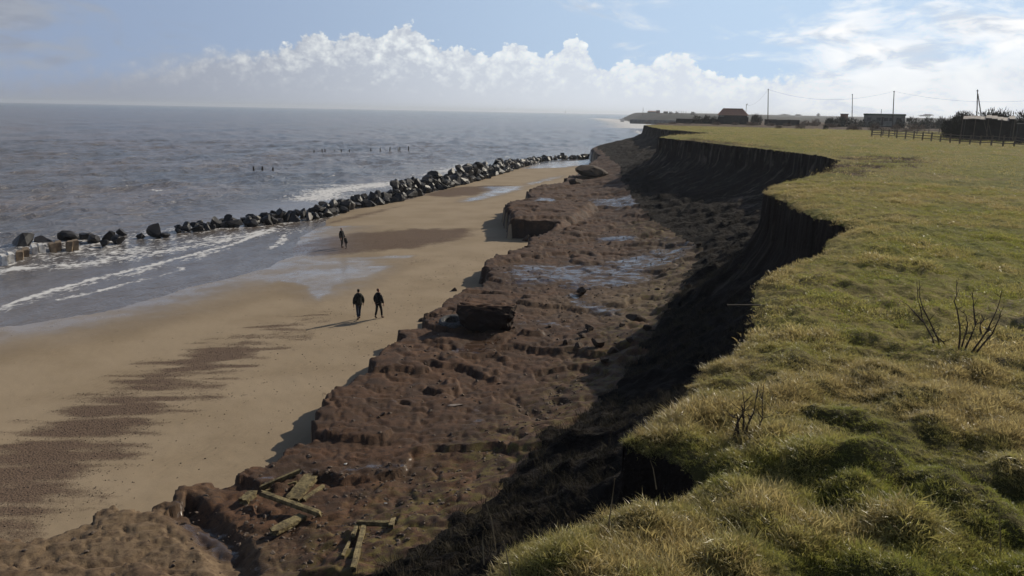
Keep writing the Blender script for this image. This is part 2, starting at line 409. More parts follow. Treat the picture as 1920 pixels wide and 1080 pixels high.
def thing(name, label, cat, loc=(0, 0, 0), rz=0.0, group=None):
    o = bpy.data.objects.new(name, None)
    o.empty_display_size = 0.3
    o.location = loc
    o.rotation_euler = (0, 0, rz)
    link(o)
    return tag(o, label, cat, group)

class MB:
    """collects boxes, tubes and quads for one mesh"""
    def __init__(s): s.v = []; s.f = []
    def box(s, x0, x1, y0, y1, z0, z1):
        n = len(s.v)
        s.v += [(x0, y0, z0), (x1, y0, z0), (x1, y1, z0), (x0, y1, z0), (x0, y0, z1), (x1, y0, z1), (x1, y1, z1), (x0, y1, z1)]
        s.f += [tuple(n + i for i in q) for q in ((0, 3, 2, 1), (4, 5, 6, 7), (0, 1, 5, 4), (1, 2, 6, 5), (2, 3, 7, 6), (3, 0, 4, 7))]
        return s
    def tube(s, pts, radii, n=6):
        b = len(s.v)
        pts = [Vector(p) for p in pts]
        for i, p in enumerate(pts):
            d = (pts[min(i + 1, len(pts) - 1)] - pts[max(i - 1, 0)]).normalized()
            a = d.orthogonal().normalized() if abs(d.z) > 0.99 else d.cross(Vector((0, 0, 1))).normalized()
            c = d.cross(a)
            for k in range(n):
                t = 2 * math.pi * k / n
                s.v.append(tuple(p + (a * math.cos(t) + c * math.sin(t)) * radii[i]))
        for i in range(len(pts) - 1):
            for k in range(n):
                s.f.append((b + i * n + k, b + i * n + (k + 1) % n, b + (i + 1) * n + (k + 1) % n, b + (i + 1) * n + k))
        s.f.append(tuple(b + k for k in range(n))[::-1])
        s.f.append(tuple(b + (len(pts) - 1) * n + k for k in range(n)))
        return s
    def beam(s, p, q, w, h):
        p, q = Vector(p), Vector(q)
        d = (q - p).normalized()
        a = d.cross(Vector((0, 0, 1)))
        a = a.normalized() if a.length > 1e-3 else Vector((1, 0, 0))
        c = a.cross(d).normalized()
        n = len(s.v)
        for o_ in (p, q):
            for i, j in ((-1, -1), (1, -1), (1, 1), (-1, 1)):
                s.v.append(tuple(o_ + a * (i * w / 2) + c * (j * h / 2)))
        s.f += [tuple(n + i for i in qd) for qd in ((3, 2, 1, 0), (4, 5, 6, 7), (0, 1, 5, 4), (1, 2, 6, 5), (2, 3, 7, 6), (3, 0, 4, 7))]
        return s
    def build(s, name, mat, parent=None, loc=None, smooth=False):
        return obj(name, mesh(name, s.v, s.f, mat, smooth), parent, loc)

# ------------------------------------------------------------------ numpy noise and distances
def pnoise(x, y, seed=0):
    xi = np.floor(x).astype(np.int64); yi = np.floor(y).astype(np.int64)
    xf = x - xi; yf = y - yi
    def gr(ix, iy, dx, dy):
        h = (ix * 374761393 + iy * 668265263 + seed * 1442695041) & 0xffffffff
        h = ((h ^ (h >> 13)) * 1274126177) & 0xffffffff
        h = h ^ (h >> 16)
        a = (h & 0xffff) * (2 * math.pi / 65536)
        return np.cos(a) * dx + np.sin(a) * dy
    u = xf * xf * xf * (xf * (xf * 6 - 15) + 10); v = yf * yf * yf * (yf * (yf * 6 - 15) + 10)
    a = gr(xi, yi, xf, yf); b = gr(xi + 1, yi, xf - 1, yf); c = gr(xi, yi + 1, xf, yf - 1); d = gr(xi + 1, yi + 1, xf - 1, yf - 1)
    return (a + u * (b - a) + v * ((c + u * (d - c)) - (a + u * (b - a)))) * 1.5

def fbm(x, y, lam, octv=3, seed=0, gain=0.5):
    r = 0; amp = 1.0; tot = 0
    for i in range(octv):
        r = r + amp * pnoise(x / lam, y / lam, seed + i * 17)
        tot += amp; amp *= gain; lam /= 2.03
    return r / tot

def sstep(x, a, b):
    t = np.clip((x - a) / (b - a), 0, 1)
    return t * t * (3 - 2 * t)

def dist_line(x, y, pts):
    best = np.full(x.shape, 1e18)
    for (ax, ay), (bx, by) in zip(pts[:-1], pts[1:]):
        dx, dy = bx - ax, by - ay
        L = dx * dx + dy * dy + 1e-12
        t = np.clip(((x - ax) * dx + (y - ay) * dy) / L, 0, 1)
        best = np.minimum(best, (x - ax - t * dx) ** 2 + (y - ay - t * dy) ** 2)
    return np.sqrt(best)

def inside(x, y, poly):
    r = np.zeros(x.shape, bool)
    n = len(poly)
    for i in range(n):
        ax, ay = poly[i]; bx, by = poly[(i + 1) % n]
        if ay == by: continue
        c = ((ay > y) != (by > y)) & (x < (bx - ax) * (y - ay) / (by - ay) + ax)
        r ^= c
    return r

def pxpoly(pts, z):
    return [un(a, b, z) for a, b in pts]

# ------------------------------------------------------------------ the lines of the coast
TOP = 8.4
SEA = -0.75
edge = [(-7, -40), (-3.5, -8), (-1.9, 0), (-0.9, 3.2)] + pxpoly(
    [(918, 1078), (928, 1045), (960, 1000), (1030, 962), (1110, 928), (1200, 908), (1285, 884), (1312, 862), (1300, 838), (1240, 803), (1165, 787),
     (1195, 768), (1255, 742), (1290, 705), (1305, 680), (1345, 648), (1400, 612), (1412, 580), (1418, 545), (1420, 510), (1450, 490), (1500, 474),
     (1548, 458), (1552, 436), (1615, 418), (1575, 407), (1520, 390), (1475, 366), (1436, 350), (1450, 338), (1500, 328), (1545, 318), (1578, 301),
     (1530, 291), (1470, 283), (1380, 274), (1300, 265), (1234, 257), (1270, 253.5), (1330, 249.5), (1290, 246), (1243, 242.5), (1225, 239), (1209, 235)], TOP)
edge += [(40, 245), (52, 290), (80, 360), (110, 430), (150, 560)]
field_poly = edge + [(900, 560), (900, -40)]
foot = [(-17, -40), (-11, 0), (-7.5, 9), (-4.2, 14)] + pxpoly([(800, 1060), (900, 965), (1000, 880), (1100, 795), (1185, 700), (1245, 610), (1290, 530),
        (1310, 490), (1262, 455), (1215, 425), (1190, 398), (1175, 375), (1160, 352), (1160, 330), (1140, 312), (1128, 300)], 1.3)
foot += [(21, 215), (27, 240), (40, 285), (70, 360), (100, 430), (140, 560)]
foot_poly = foot + [(900, 560), (900, -40)]
ledge = [(-40, -30), (-30, 6), (-21, 15)] + pxpoly(
    [(-60, 985), (0, 985), (60, 975), (110, 972), (165, 955), (200, 932), (270, 922), (318, 914), (340, 896), (400, 885), (440, 886), (452, 872), (500, 852), (545, 826),
     (578, 818), (588, 790), (592, 742), (622, 712), (690, 682), (700, 650), (736, 630), (742, 606), (785, 604), (795, 582), (812, 572), (838, 548), (868, 534),
     (902, 530), (912, 515), (896, 494), (930, 474), (984, 464), (990, 446), (1030, 436), (1035, 428), (955, 424), (944, 396), (955, 381), (998, 375),
     (984, 368), (1000, 358), (1052, 350), (1064, 338), (1096, 334), (1100, 318), (1120, 305)], 1.1)
ledge += [(19, 205), (20.5, 215), (26, 240), (39, 285), (69, 360), (99, 430), (139, 560)]
ledge_poly = ledge + [(900, 560), (900, -30)]
water = [(-90, 10), (-50, 28)] + pxpoly(
    [(-150, 640), (0, 612), (60, 606), (140, 592), (230, 575), (330, 545), (420, 520), (500, 500), (545, 478), (548, 455), (562, 440), (600, 424), (600, 412),
     (660, 392), (750, 377), (810, 360), (870, 342), (930, 326), (985, 312), (1040, 303), (1085, 302), (1105, 300)], SEA)
water += [(19, 212), (19.5, 222), (25, 248), (38, 290), (68, 362), (98, 432), (138, 560)]
water_poly = water + [(900, 560), (900, 10)]

MOUNDS = [(*un(px, py, TOP), w, h) for px, py, w, h in (
    (1545, 880, .34, .26), (1640, 885, .30, .24), (1600, 945, .26, .20), (1755, 920, .24, .20), (1830, 965, .30, .22), (1890, 900, .30, .20), (1215, 975, .22, .10),
    (1390, 1070, .28, .16), (1480, 1010, .26, .12), (1060, 1050, .24, .14), (1790, 870, .20, .12), (1400, 850, .26, .10), (1345, 905, .24, .10), (1700, 1010, .26, .14),
    (1655, 700, .35, .14), (1520, 720, .4, .10), (1720, 750, .35, .12), (1830, 690, .3, .12), (1600, 620, .45, .10), (1500, 580, .45, .10), (1650, 560, .5, .12), (1740, 585, .5, .10),
    (1470, 660, .4, .10), (1560, 520, .5, .10), (1655, 467, .4, .16), (1710, 500, .6, .10), (1880, 590, .5, .1), (1640, 790, .3, .1), (1760, 800, .3, .1))]
def heights(x, y, onE=None, onL=None):
    """height and region masks of the ground"""
    w1 = fbm(x, y, 1.6, 3, 3); w2 = fbm(x, y, 1.6, 3, 9)
    far = np.clip(np.hypot(x, y) / 60, 0.25, 3.0)
    w3 = fbm(x, y, 0.45, 2, 13); w4 = fbm(x, y, 0.45, 2, 19)
    ex, ey = x + (0.28 * w1 + 0.16 * w3) * far, y + (0.28 * w2 + 0.16 * w4) * far
    dE = dist_line(ex, ey, edge); inE = inside(ex, ey, field_poly)
    if onE is not None:
        inE = inE | onE; dE = np.where(onE, 0.0, dE)
    fx, fy = x + 0.9 * w1, y + 0.9 * w2
    dF = dist_line(fx, fy, foot); inF = inside(fx, fy, foot_poly) | inE
    lx, ly = x + 0.75 * w1, y + 0.75 * w2
    dL = dist_line(lx, ly, ledge); inL = inside(lx, ly, ledge_poly) | inF
    if onL is not None:
        onL = onL & ~inF
        inL = inL | onL; dL = np.where(onL, 0.0, dL)
    dW = dist_line(x, y, water); inW = inside(x, y, water_poly) | inL
    rr = np.hypot(x, y)
    # beach
    zb = np.where(inW, SEA * dL / (dL + dW + 1e-6), SEA - 0.045 * dW)
    zb = zb + 0.03 * fbm(x, y, 6, 2, 5) * np.clip(dL / 4, 0, 1) + 0.008 * fbm(x, y, 0.5, 2, 51)
    # ledge
    base = 1.05 + 0.011 * np.clip(y - 45, 0, 90)
    lump = fbm(x, y, 3.5, 4, 21); pit = fbm(x, y, 0.75, 4, 33)
    zl = base + 0.045 * lump + 0.02 * pit + 0.014 * fbm(x, y, 0.22, 2, 71) - 0.07 * np.clip(1 - np.abs(fbm(x, y, 2.2, 3, 41)) * 10, 0, 1)
    zl = zl - 0.06 * np.clip(1 - np.abs(fbm(x * 0.6, y * 1.4, 0.9, 3, 47)) * 8, 0, 1)
    ter = fbm(x * 0.8 + y * 0.2, y, 5.5, 4, 141, 0.52) * 2.3
    tf = np.floor(ter); tr_ = ter - tf
    zl = zl + 0.19 * (tf + sstep(tr_, 0.93, 1.0) - ter * 0.15)
    slope_up = np.clip(1 - dF / 7, 0, 1) ** 2 * 0.9
    zl = zl + np.where(inL & ~inF, slope_up, 0.9)
    rise = sstep(dL, 0.0, 0.10 + 0.35 * np.clip(fbm(x, y, 7, 2, 43) * 1.6, 0, 1))
    edge_soft = 0.10 * np.exp(-dL / 0.35)
    zp = zb * (1 - rise) + (zl - edge_soft) * rise
    z = np.where(inL, zp, zb)
    # cliff
    zt = TOP + 0.10 * fbm(x, y, 9, 2, 61) + np.clip(rr - 20, 0, 1) * 0
    u = dE / (dE + dF + 1e-6)
    scarp = 1.3 + 0.8 * fbm(x, y, 5, 2, 81)
    scarp = scarp * np.clip(rr / 20, 0.35, 1.0)
    gul = fbm(x * 0.22 + y * 0.06, y * 0.9, 2.6, 3, 91)
    body = (zt - scarp) + (zl - zt + scarp) * (u ** 0.52)
    body = body + (0.60 * gul + 0.08 * pit + 0.30 * fbm(x, y, 1.1, 3, 95)) * np.clip(4 * u * (1 - u), 0, 1)
    drop = (dE > 0.002).astype(float)
    zc = zt * (1 - drop) + body * drop
    zc = np.maximum(zc, zl)
    z = np.where(inF & ~inE, zc, z)
    # field with tussocks, humps near the edge
    near = np.clip(1.3 - rr / 16, 0.0, 1)
    h1 = fbm(x, y, 1.25, 3, 101); h2 = fbm(x, y, 0.42, 3, 103)
    bil = np.abs(fbm(x, y, 1.05, 2, 107))
    tz = zt + near * (0.20 * h1 + 0.15 * h2 - 0.22 * np.clip(0.16 - bil, 0, 1)) + (1 - near) * (0.09 * h1 + 0.10 * h2 * np.clip(90 / (rr + 30), .2, 1))
    tz = tz - (0.14 * np.exp(-dE / 0.25) + 0.16 * np.exp(-dE / 1.0)) * (rr < 60)
    for mx_, my_, mw_, mh_ in MOUNDS:
        q_ = ((x - mx_) ** 2 + (y - my_) ** 2) / mw_ ** 2
        tz = tz + np.where(q_ < 9, 0.9 * mh_ * np.exp(-q_ ** 1.5), 0)
    z = np.where(inE, tz, z)
    region = np.where(inE, 0, np.where(inF, 1, np.where(inL, 2, 3)))
    return z, region, dict(dE=dE, dF=dF, dL=dL, dW=dW, inW=inW, rr=rr, zl=zl)

def hz_at(x, y):
    z, _, _ = heights(np.array([float(x)]), np.array([float(y)]))
    return float(z[0])

def ground_at(px, py, guess=0.0):
    """world point of the ground seen at a photo pixel"""
    z = guess
    for _ in range(5):
        x, y = un(px, py, z)
        z = 0.4 * z + 0.6 * hz_at(x, y)
    x, y = un(px, py, z)
    return Vector((x, y, hz_at(x, y)))

def polar(az, r, ox, oy):
    A, R_ = np.meshgrid(az, r)
    return ox + R_ * np.sin(A), oy + R_ * np.cos(A)

def grid_faces(nr, na):
    i = np.arange(nr * na).reshape(nr, na)
    return np.stack([i[:-1, :-1], i[:-1, 1:], i[1:, 1:], i[1:, :-1]], -1).reshape(-1, 4)

def big_mesh(name, co, quads, mat, attrs=None, label=None):
    """one mesh object from numpy arrays, unused vertices dropped"""
    used = np.unique(quads)
    remap = np.full(len(co), -1, np.int64); remap[used] = np.arange(len(used))
    q = remap[quads]
    q = q[:, ::-1]
    me = bpy.data.meshes.new(name)
    me.vertices.add(len(used)); me.vertices.foreach_set('co', co[used].astype(np.float32).ravel())
    me.loops.add(q.size); me.loops.foreach_set('vertex_index', q.astype(np.int32).ravel())
    me.polygons.add(len(q))
    me.polygons.foreach_set('loop_start', (np.arange(len(q)) * 4).astype(np.int32))
    me.polygons.foreach_set('use_smooth', np.ones(len(q), bool))
    for k, a in (attrs or {}).items():
        at = me.attributes.new(k, 'FLOAT', 'POINT'); at.data.foreach_set('value', a[used].astype(np.float32))
    me.materials.append(mat)
    me.update(calc_edges=True); me.validate()
    o = obj(name, me)
    o['kind'] = 'structure'
    if label: o['label'] = label
    return o

# ------------------------------------------------------------------ near ground: field, cliff, ledge, beach
az = np.concatenate([np.linspace(-62, -37, 45, endpoint=False), np.linspace(-37, 38, 830, endpoint=False), np.linspace(38, 64, 50)]) * math.pi / 180
rs = [3.0]
while rs[-1] < 560:
    rs.append(rs[-1] * (1.0046 if rs[-1] < 130 else 1.0062))
rs = np.array(rs)
GX, GY = polar(az, rs, 0, -5)
gx, gy = GX.ravel(), GY.ravel()
def warp_s(x, y, which):
    w1 = fbm(x, y, 1.6, 3, 3); w2 = fbm(x, y, 1.6, 3, 9)
    if which == 'E':
        k = 0.28 * np.clip(np.hypot(x, y) / 60, 0.25, 3.0); line, poly = edge, field_poly
        w1 = w1 + 0.16 / 0.28 * fbm(x, y, 0.45, 2, 13); w2 = w2 + 0.16 / 0.28 * fbm(x, y, 0.45, 2, 19)
    else:
        k = 0.75; line, poly = ledge, ledge_poly
    X_, Y_ = x + k * w1, y + k * w2
    return dist_line(X_, Y_, line) * np.where(inside(X_, Y_, poly), -1, 1)

def snap(which):
    """slide grid vertices along their grid lines onto the cliff edge or ledge rim, so that the rim runs through vertices"""
    NRr, NAa = len(rs), len(az)
    rad = np.repeat(rs, NAa); ang = np.tile(az, NRr)
    dr = np.gradient(rs)[:, None].repeat(NAa, 1).ravel(); da = (rs[:, None] * np.gradient(az)[None, :]).ravel()
    s0 = warp_s(gx, gy, which)
    S = s0.reshape(NRr, NAa)
    on = np.zeros(len(gx), bool)
    cand = np.zeros(S.shape, bool)
    sg = S > 0
    c1 = sg[1:] != sg[:-1]; cand[1:] |= c1; cand[:-1] |= c1
    c2 = sg[:, 1:] != sg[:, :-1]; cand[:, 1:] |= c2; cand[:, :-1] |= c2
    k = np.nonzero(cand.ravel())[0]
    er = np.stack([np.sin(ang[k]), np.cos(ang[k])]); ea = np.stack([np.cos(ang[k]), -np.sin(ang[k])])
    x0, y0 = gx[k].copy(), gy[k].copy()
    sA = s0[k]; eps = 0.02
    gR = (warp_s(x0 + er[0] * eps, y0 + er[1] * eps, which) - sA) / eps
    gA = (warp_s(x0 + ea[0] * eps, y0 + ea[1] * eps, which) - sA) / eps
    tR = -sA / np.where(np.abs(gR) < 1e-3, 1e-3, gR); tA = -sA / np.where(np.abs(gA) < 1e-3, 1e-3, gA)
    uR = np.abs(tR) / dr[k]; uA = np.abs(tA) / da[k]
    useR = uR < uA
    ok = np.minimum(uR, uA) < 0.56
    t = np.where(useR, tR, tA); e = np.where(useR, er, ea)
    k2 = k[ok]
    gx[k2] = (x0 + e[0] * t)[ok]; gy[k2] = (y0 + e[1] * t)[ok]
    on[k2] = True
    return on
onE = snap('E'); onL = snap('L')
onL &= ~onE
gz, reg, D = heights(gx, gy, onE, onL)
quads = grid_faces(len(rs), len(az))
creg = np.where((reg[quads] == 0).all(1), 0, np.where((reg[quads] <= 1).all(1), 1, np.where((reg[quads] <= 2).all(1), 2, 3)))
creg = np.where((creg == 3) & (reg[quads] <= 1).any(1), 2, creg)
co = np.stack([gx, gy, gz], -1)

wav1 = fbm(gx, gy, 2.4, 4, 601); wav2 = fbm(gx, gy, 2.4, 4, 607)
def soft(pts, z, width, x, y):
    """1 inside a pixel polygon laid on the plane z, falling off over width metres outside"""
    poly = pxpoly(pts, z)
    x = x + wav1 * min(width, 2.0) * 0.7; y = y + wav2 * min(width, 2.0) * 0.9
    d = dist_line(x, y, poly + [poly[0]])
    i = inside(x, y, poly)
    return np.where(i, np.clip(0.5 + d / width, 0, 1), np.clip(0.5 - d / width, 0, 1))

def line_mask(pts, z, width, x, y):
    return np.clip(1 - dist_line(x, y, pxpoly(pts, z)) / width, 0, 1)

# wet sand, pools, pebble patches on the beach
wet = np.zeros_like(gx); peb = np.zeros_like(gx)
wet = np.maximum(wet, np.where(D['inW'], np.clip(1.0 - D['dW'] / 9.0, 0, 1), 1.0) * (gy < 85))
wet = np.maximum(wet, np.where(D['inW'], np.clip(0.55 - D['dW'] / 3.5, 0, 1), 1.0) * (gy >= 85))
for poly, wd, st in (
        ([(540, 505), (620, 500), (700, 498), (735, 500), (728, 508), (690, 520), (650, 530), (620, 552), (600, 570), (585, 555), (570, 540), (520, 525)], 1.2, 1.0),
        ([(440, 486), (560, 478), (680, 480), (775, 480), (770, 486), (680, 488), (560, 487)], 0.8, 0.75),
        ([(280, 562), (420, 505), (540, 470), (740, 485), (735, 512), (640, 560), (600, 566), (590, 560), (520, 532), (400, 548)], 5.0, 0.78),
        ([(900, 349), (985, 350), (975, 358), (940, 366), (900, 378), (860, 380), (870, 374), (905, 364), (912, 356)], 2.5, 1.0),
        ([(985, 345), (1030, 335), (1060, 330), (1050, 336), (1010, 346), (990, 352)], 2.0, 0.8),
        ([(975, 314), (1010, 303), (1060, 299), (1125, 300), (1110, 312), (1050, 316)], 4.0, 1.0),
        ([(1005, 378), (1040, 379), (1045, 384), (1000, 385)], 1.0, 0.0)):
    wet = np.maximum(wet, st * soft(poly, -0.45, wd, gx, gy))
fing = fbm(gx * 0.20 - gy * 0.03, gy, 0.72, 3, 201)
band = soft([(-60, 990), (-60, 850), (0, 812), (150, 740), (300, 670), (440, 625), (545, 592), (600, 585), (560, 606), (520, 640), (420, 700), (330, 770), (255, 830), (190, 900), (140, 960), (95, 985)], -0.15, 3.4, gx, gy)
peb = np.maximum(peb, np.clip(band * 0.9 - 0.12 + fing * 1.25, 0, 1) * sstep(band, 0.0, 0.3))
solid = soft([(-80, 1000), (-80, 850), (120, 840), (250, 790), (230, 860), (150, 940), (90, 985)], -0.1, 2.5, gx, gy)
peb = np.maximum(peb, np.clip(solid * 0.85 + 0.8 * fing, 0, 1) * sstep(solid, 0, .3))
for poly, wd, st in (
        ([(520, 470), (545, 452), (620, 440), (700, 432), (800, 430), (890, 434), (880, 450), (800, 463), (700, 470), (600, 476)], 2.5, 0.9),
        ([(790, 362), (830, 350), (900, 346), (960, 348), (920, 356), (890, 366), (840, 368)], 3.0, 0.95),
        ([(600, 412), (680, 396), (760, 380), (750, 386), (680, 404), (600, 418)], 1.5, 0.6),
        ([(760, 490), (830, 484), (800, 492), (770, 500)], 2.0, 0.45)):
    peb = np.maximum(peb, st * soft(poly, -0.4, wd, gx, gy) + 0.22 * fing * (soft(poly, -0.4, wd, gx, gy) > 0.1))
speck = sstep(fbm(gx, gy, 0.5, 3, 77), 0.42, 0.6) * 0.5
peb = np.clip(np.maximum(peb, speck), 0, 1)

# ledge: wet runnels, sandy clay, green patches
lwet = np.full_like(gx, 0.14) + 0.18 * (gy > 24) + 0.10 * fbm(gx, gy, 6, 3, 651)
for poly, z, wd, st in (
        ([(925, 500), (960, 486), (1050, 488), (1160, 482), (1230, 474), (1330, 468), (1300, 500), (1240, 520), (1200, 545), (1120, 540), (1040, 535), (930, 532)], 1.2, 3.5, 0.80),
        ([(1105, 445), (1150, 443), (1195, 447), (1190, 453), (1120, 450)], 1.3, 1.0, 0.95),
        ([(1005, 376), (1050, 380), (1045, 388), (1000, 386)], 1.5, 2.0, 0.9),
        ([(1040, 540), (1110, 555), (1170, 580), (1180, 600), (1130, 592), (1080, 575), (1050, 560)], 1.2, 1.5, 0.85),
        ([(840, 648), (870, 640), (915, 645), (908, 656), (850, 655)], 1.1, 0.5, 1.0),
        ([(940, 605), (1000, 598), (1090, 600), (1070, 612), (980, 612), (960, 630)], 1.1, 1.2, 0.7),
        ([(1090, 370), (1200, 380), (1230, 400), (1160, 395), (1100, 385)], 1.6, 3.0, 0.8),
        ([(900, 760), (960, 720), (980, 715), (940, 760), (900, 800), (860, 850), (820, 850), (850, 800)], 1.05, 1.5, 0.72),
        ([(470, 905), (500, 875), (560, 862), (640, 870), (760, 880), (850, 870), (780, 905), (650, 890), (560, 885), (520, 900)], 1.05, 1.2, 0.85),
        ([(338, 925), (372, 940), (415, 970), (440, 1010), (440, 1040), (400, 1025), (360, 980), (330, 950)], 1.05, 0.7, 0.95),
        ([(440, 1040), (500, 1060), (520, 1090), (440, 1090)], 1.05, 0.8, 0.75),
        ([(1150, 470), (1340, 440), (1350, 480), (1200, 500)], 1.3, 4.0, 0.55)):
    lwet = np.maximum(lwet, st * soft(poly, z, wd, gx, gy))
gul_m = line_mask([(330, 930), (372, 965), (420, 1010), (450, 1080)], 1.0, 0.75, gx, gy)
in_ledge = (reg == 2)
pool = soft([(838, 648), (868, 628), (920, 622), (960, 628), (930, 645), (908, 656), (850, 655)], 1.1, 1.0, gx, gy)
lwet = np.maximum(lwet, np.clip(pool * 1.4 - 0.5, 0, 1))
dz = -0.34 * sstep(gul_m, 0.1, 0.8) - 0.12 * pool
flat = sstep(lwet, 0.45, 0.95) * in_ledge
base_l = 1.02 + 0.011 * np.clip(gy - 45, 0, 90)
co[:, 2] = np.where(in_ledge & (D['dL'] > 0.5), co[:, 2] * (1 - 0.72 * flat) + (base_l - 0.05 + np.clip(1 - D['dF'] / 7, 0, 1) ** 2 * 0.9) * 0.72 * flat + dz, co[:, 2])
# raised ledge block half way along, and its rim
blk = soft([(946, 430), (944, 396), (955, 381), (1000, 374), (1060, 378), (1120, 388), (1080, 410), (1040, 425)], 1.6, 1.0, gx, gy) * in_ledge
co[:, 2] += 0.55 * blk * sstep(D['dL'], 0.0, 0.5)
sandy = soft([(-80, 1100), (-80, 985), (100, 972), (200, 932), (320, 915), (345, 935), (420, 1000), (500, 1060), (530, 1100)], 1.0, 1.6, gx, gy)
sandy = np.maximum(sandy, 0.8 * soft([(1000, 560), (1200, 530), (1290, 510), (1300, 560), (1230, 620), (1150, 600)], 1.2, 4.0, gx, gy))
green = 0.75 * np.clip(1 - np.abs(D['dF'] - 1.0) / 3.0, 0, 1) * (gy < 75)

A_all = dict(wet=wet, pebble=peb)
sel = creg == 3
deep = (co[:, 2] < SEA - 0.9)[quads].all(1)
big_mesh('beach', co, quads[sel & ~deep], M['beach'], A_all, 'pale brown sand beach with dark pebble patches and wet pools')
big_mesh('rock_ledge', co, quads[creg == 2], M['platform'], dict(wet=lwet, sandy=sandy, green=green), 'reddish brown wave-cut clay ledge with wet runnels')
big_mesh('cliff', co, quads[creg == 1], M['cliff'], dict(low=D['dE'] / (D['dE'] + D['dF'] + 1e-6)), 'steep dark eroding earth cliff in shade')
dist0 = D['rr']
scrub = sstep(dist0 + 22 * fbm(gx, gy, 25, 3, 301), 228, 262)
scrub = np.maximum(scrub, 1.3 * soft([(1560, 300), (1640, 292), (1720, 298), (1700, 312), (1600, 330), (1540, 320)], TOP, 6, gx, gy) * (0.5 + 1.2 * fbm(gx, gy, 3, 2, 31)))
scrub = np.maximum(scrub, 0.65 * soft([(1240, 262), (1500, 286), (1540, 290), (1500, 280), (1300, 258)], TOP, 8, gx, gy))
bare = np.clip(soft([(1860, 560), (1930, 560), (1990, 900), (1930, 900), (1890, 760), (1870, 680)], TOP, 1.4, gx, gy) + 0.6 * fbm(gx, gy, 1.2, 3, 311), 0, 1)
bare = np.where(soft([(1830, 520), (1990, 520), (2100, 1000), (1930, 920), (1850, 760)], TOP, 1.6, gx, gy) > 0.05, bare, 0)
big_mesh('clifftop_field', co, quads[creg == 0], M['field'], dict(scrub=scrub, bare=bare, thatch=sstep(D['rr'], 14, 9) * 1.0), 'rough green and straw coloured turf field on the cliff top')

# ------------------------------------------------------------------ sea
saz = np.concatenate([np.linspace(-75, -38, 50, endpoint=False), np.linspace(-38, 12, 560, endpoint=False), np.linspace(12, 40, 90)]) * math.pi / 180
srs = [24.0]
while srs[-1] < 11500:
    srs.append(srs[-1] * (1.0062 if srs[-1] < 320 else 1.018))
srs = np.array(srs)
SX, SY = polar(saz, srs, 0, -5)
sx, sy = SX.ravel(), SY.ravel()
d_w = dist_line(sx, sy, water); in_w = inside(sx, sy, water_poly)
sr = np.hypot(sx, sy)
damp = np.where(in_w, 0, np.clip((d_w - 6) / 25, 0, 1))
zz = np.zeros_like(sx)
for i in range(14):
    lam = 2.6 * 1.27 ** i
    if lam > 40: break
    th = 0.35 + NR.uniform(-0.9, 0.9)
    k = 2 * math.pi / lam
    ph = (sx * math.cos(th) * 1.0 + sy * math.sin(th) * -1.0) * k + NR.uniform(0, 6.28) + 1.6 * fbm(sx, sy, lam * 4, 1, 400 + i)
    zz += 0.019 * lam ** 0.75 * (1 - np.abs(np.sin(ph / 2))) * 1.6
zz -= zz.mean()
fade_far = 1 - sstep(sr, 250, 1200)
sz = SEA + zz * damp * fade_far + 0.01 * (1 - damp)
foam = np.zeros_like(sx)
rockline = pxpoly([(-60, 494), (0, 486), (150, 466), (230, 448), (350, 434), (430, 424), (500, 418), (600, 404), (660, 386), (750, 372), (800, 356), (860, 342), (920, 326), (960, 315), (1000, 302), (1060, 294), (1130, 292)], SEA)
d_r = dist_line(sx, sy, rockline)
foam = np.maximum(foam, np.clip(0.60 - d_r / 13, 0, 1) * (sy < 100))
foam = np.maximum(foam, np.clip(0.42 - d_r / 14, 0, 1) * (sy >= 100))
for pts_, wd, st in (
        ([(-80, 600), (0, 578), (60, 556), (150, 530), (250, 505), (350, 480), (430, 460), (490, 438), (512, 428)], 0.75, 1.0),
        ([(-80, 605), (0, 583), (60, 561), (150, 536), (250, 511), (350, 486), (430, 466)], 1.7, 0.55),
        ([(110, 562), (200, 542), (280, 522), (345, 505), (330, 500)], 0.8, 0.75),
        ([(500, 470), (525, 455), (532, 440)], 0.9, 0.8),
        ([(-80, 520), (0, 507), (70, 502), (180, 490), (300, 472), (400, 455), (470, 440), (500, 432)], 3.0, 0.8),
        ([(160, 478), (260, 466), (360, 452), (450, 440), (520, 432)], 4.5, 0.62),
        ([(585, 372), (620, 358), (680, 350), (740, 344)], 7.0, 1.0),
        ([(560, 346), (600, 344), (640, 348)], 5.0, 0.6),
        ([(800, 327), (850, 316), (865, 308)], 6.0, 0.72),
        ([(0, 470), (70, 462), (160, 452), (250, 446)], 5.0, 0.55),
        ([(290, 356), (325, 354)], 1.6, 0.8),
        ([(640, 304), (646, 303)], 2.0, 0.8),
        ([(1128, 222), (1160, 227), (1190, 233), (1205, 240)], 60.0, 1.15),
        ([(1195, 245), (1205, 252)], 8.0, 0.8)):
    foam = np.maximum(foam, st * line_mask(pts_, SEA, wd, sx, sy))
shal = np.where(in_w, 1.0, np.clip(1 - (d_w - 8) / 14, 0, 1)) * (sy < 110)
sq = grid_faces(len(srs), len(saz))
inland = (in_w & (d_w > 2.0))[sq].all(1)
big_mesh('sea', np.stack([sx, sy, sz], -1), sq[~inland], M['sea'], dict(foam=foam, shallow=shal), 'grey brown choppy sea with white foam along the shore')

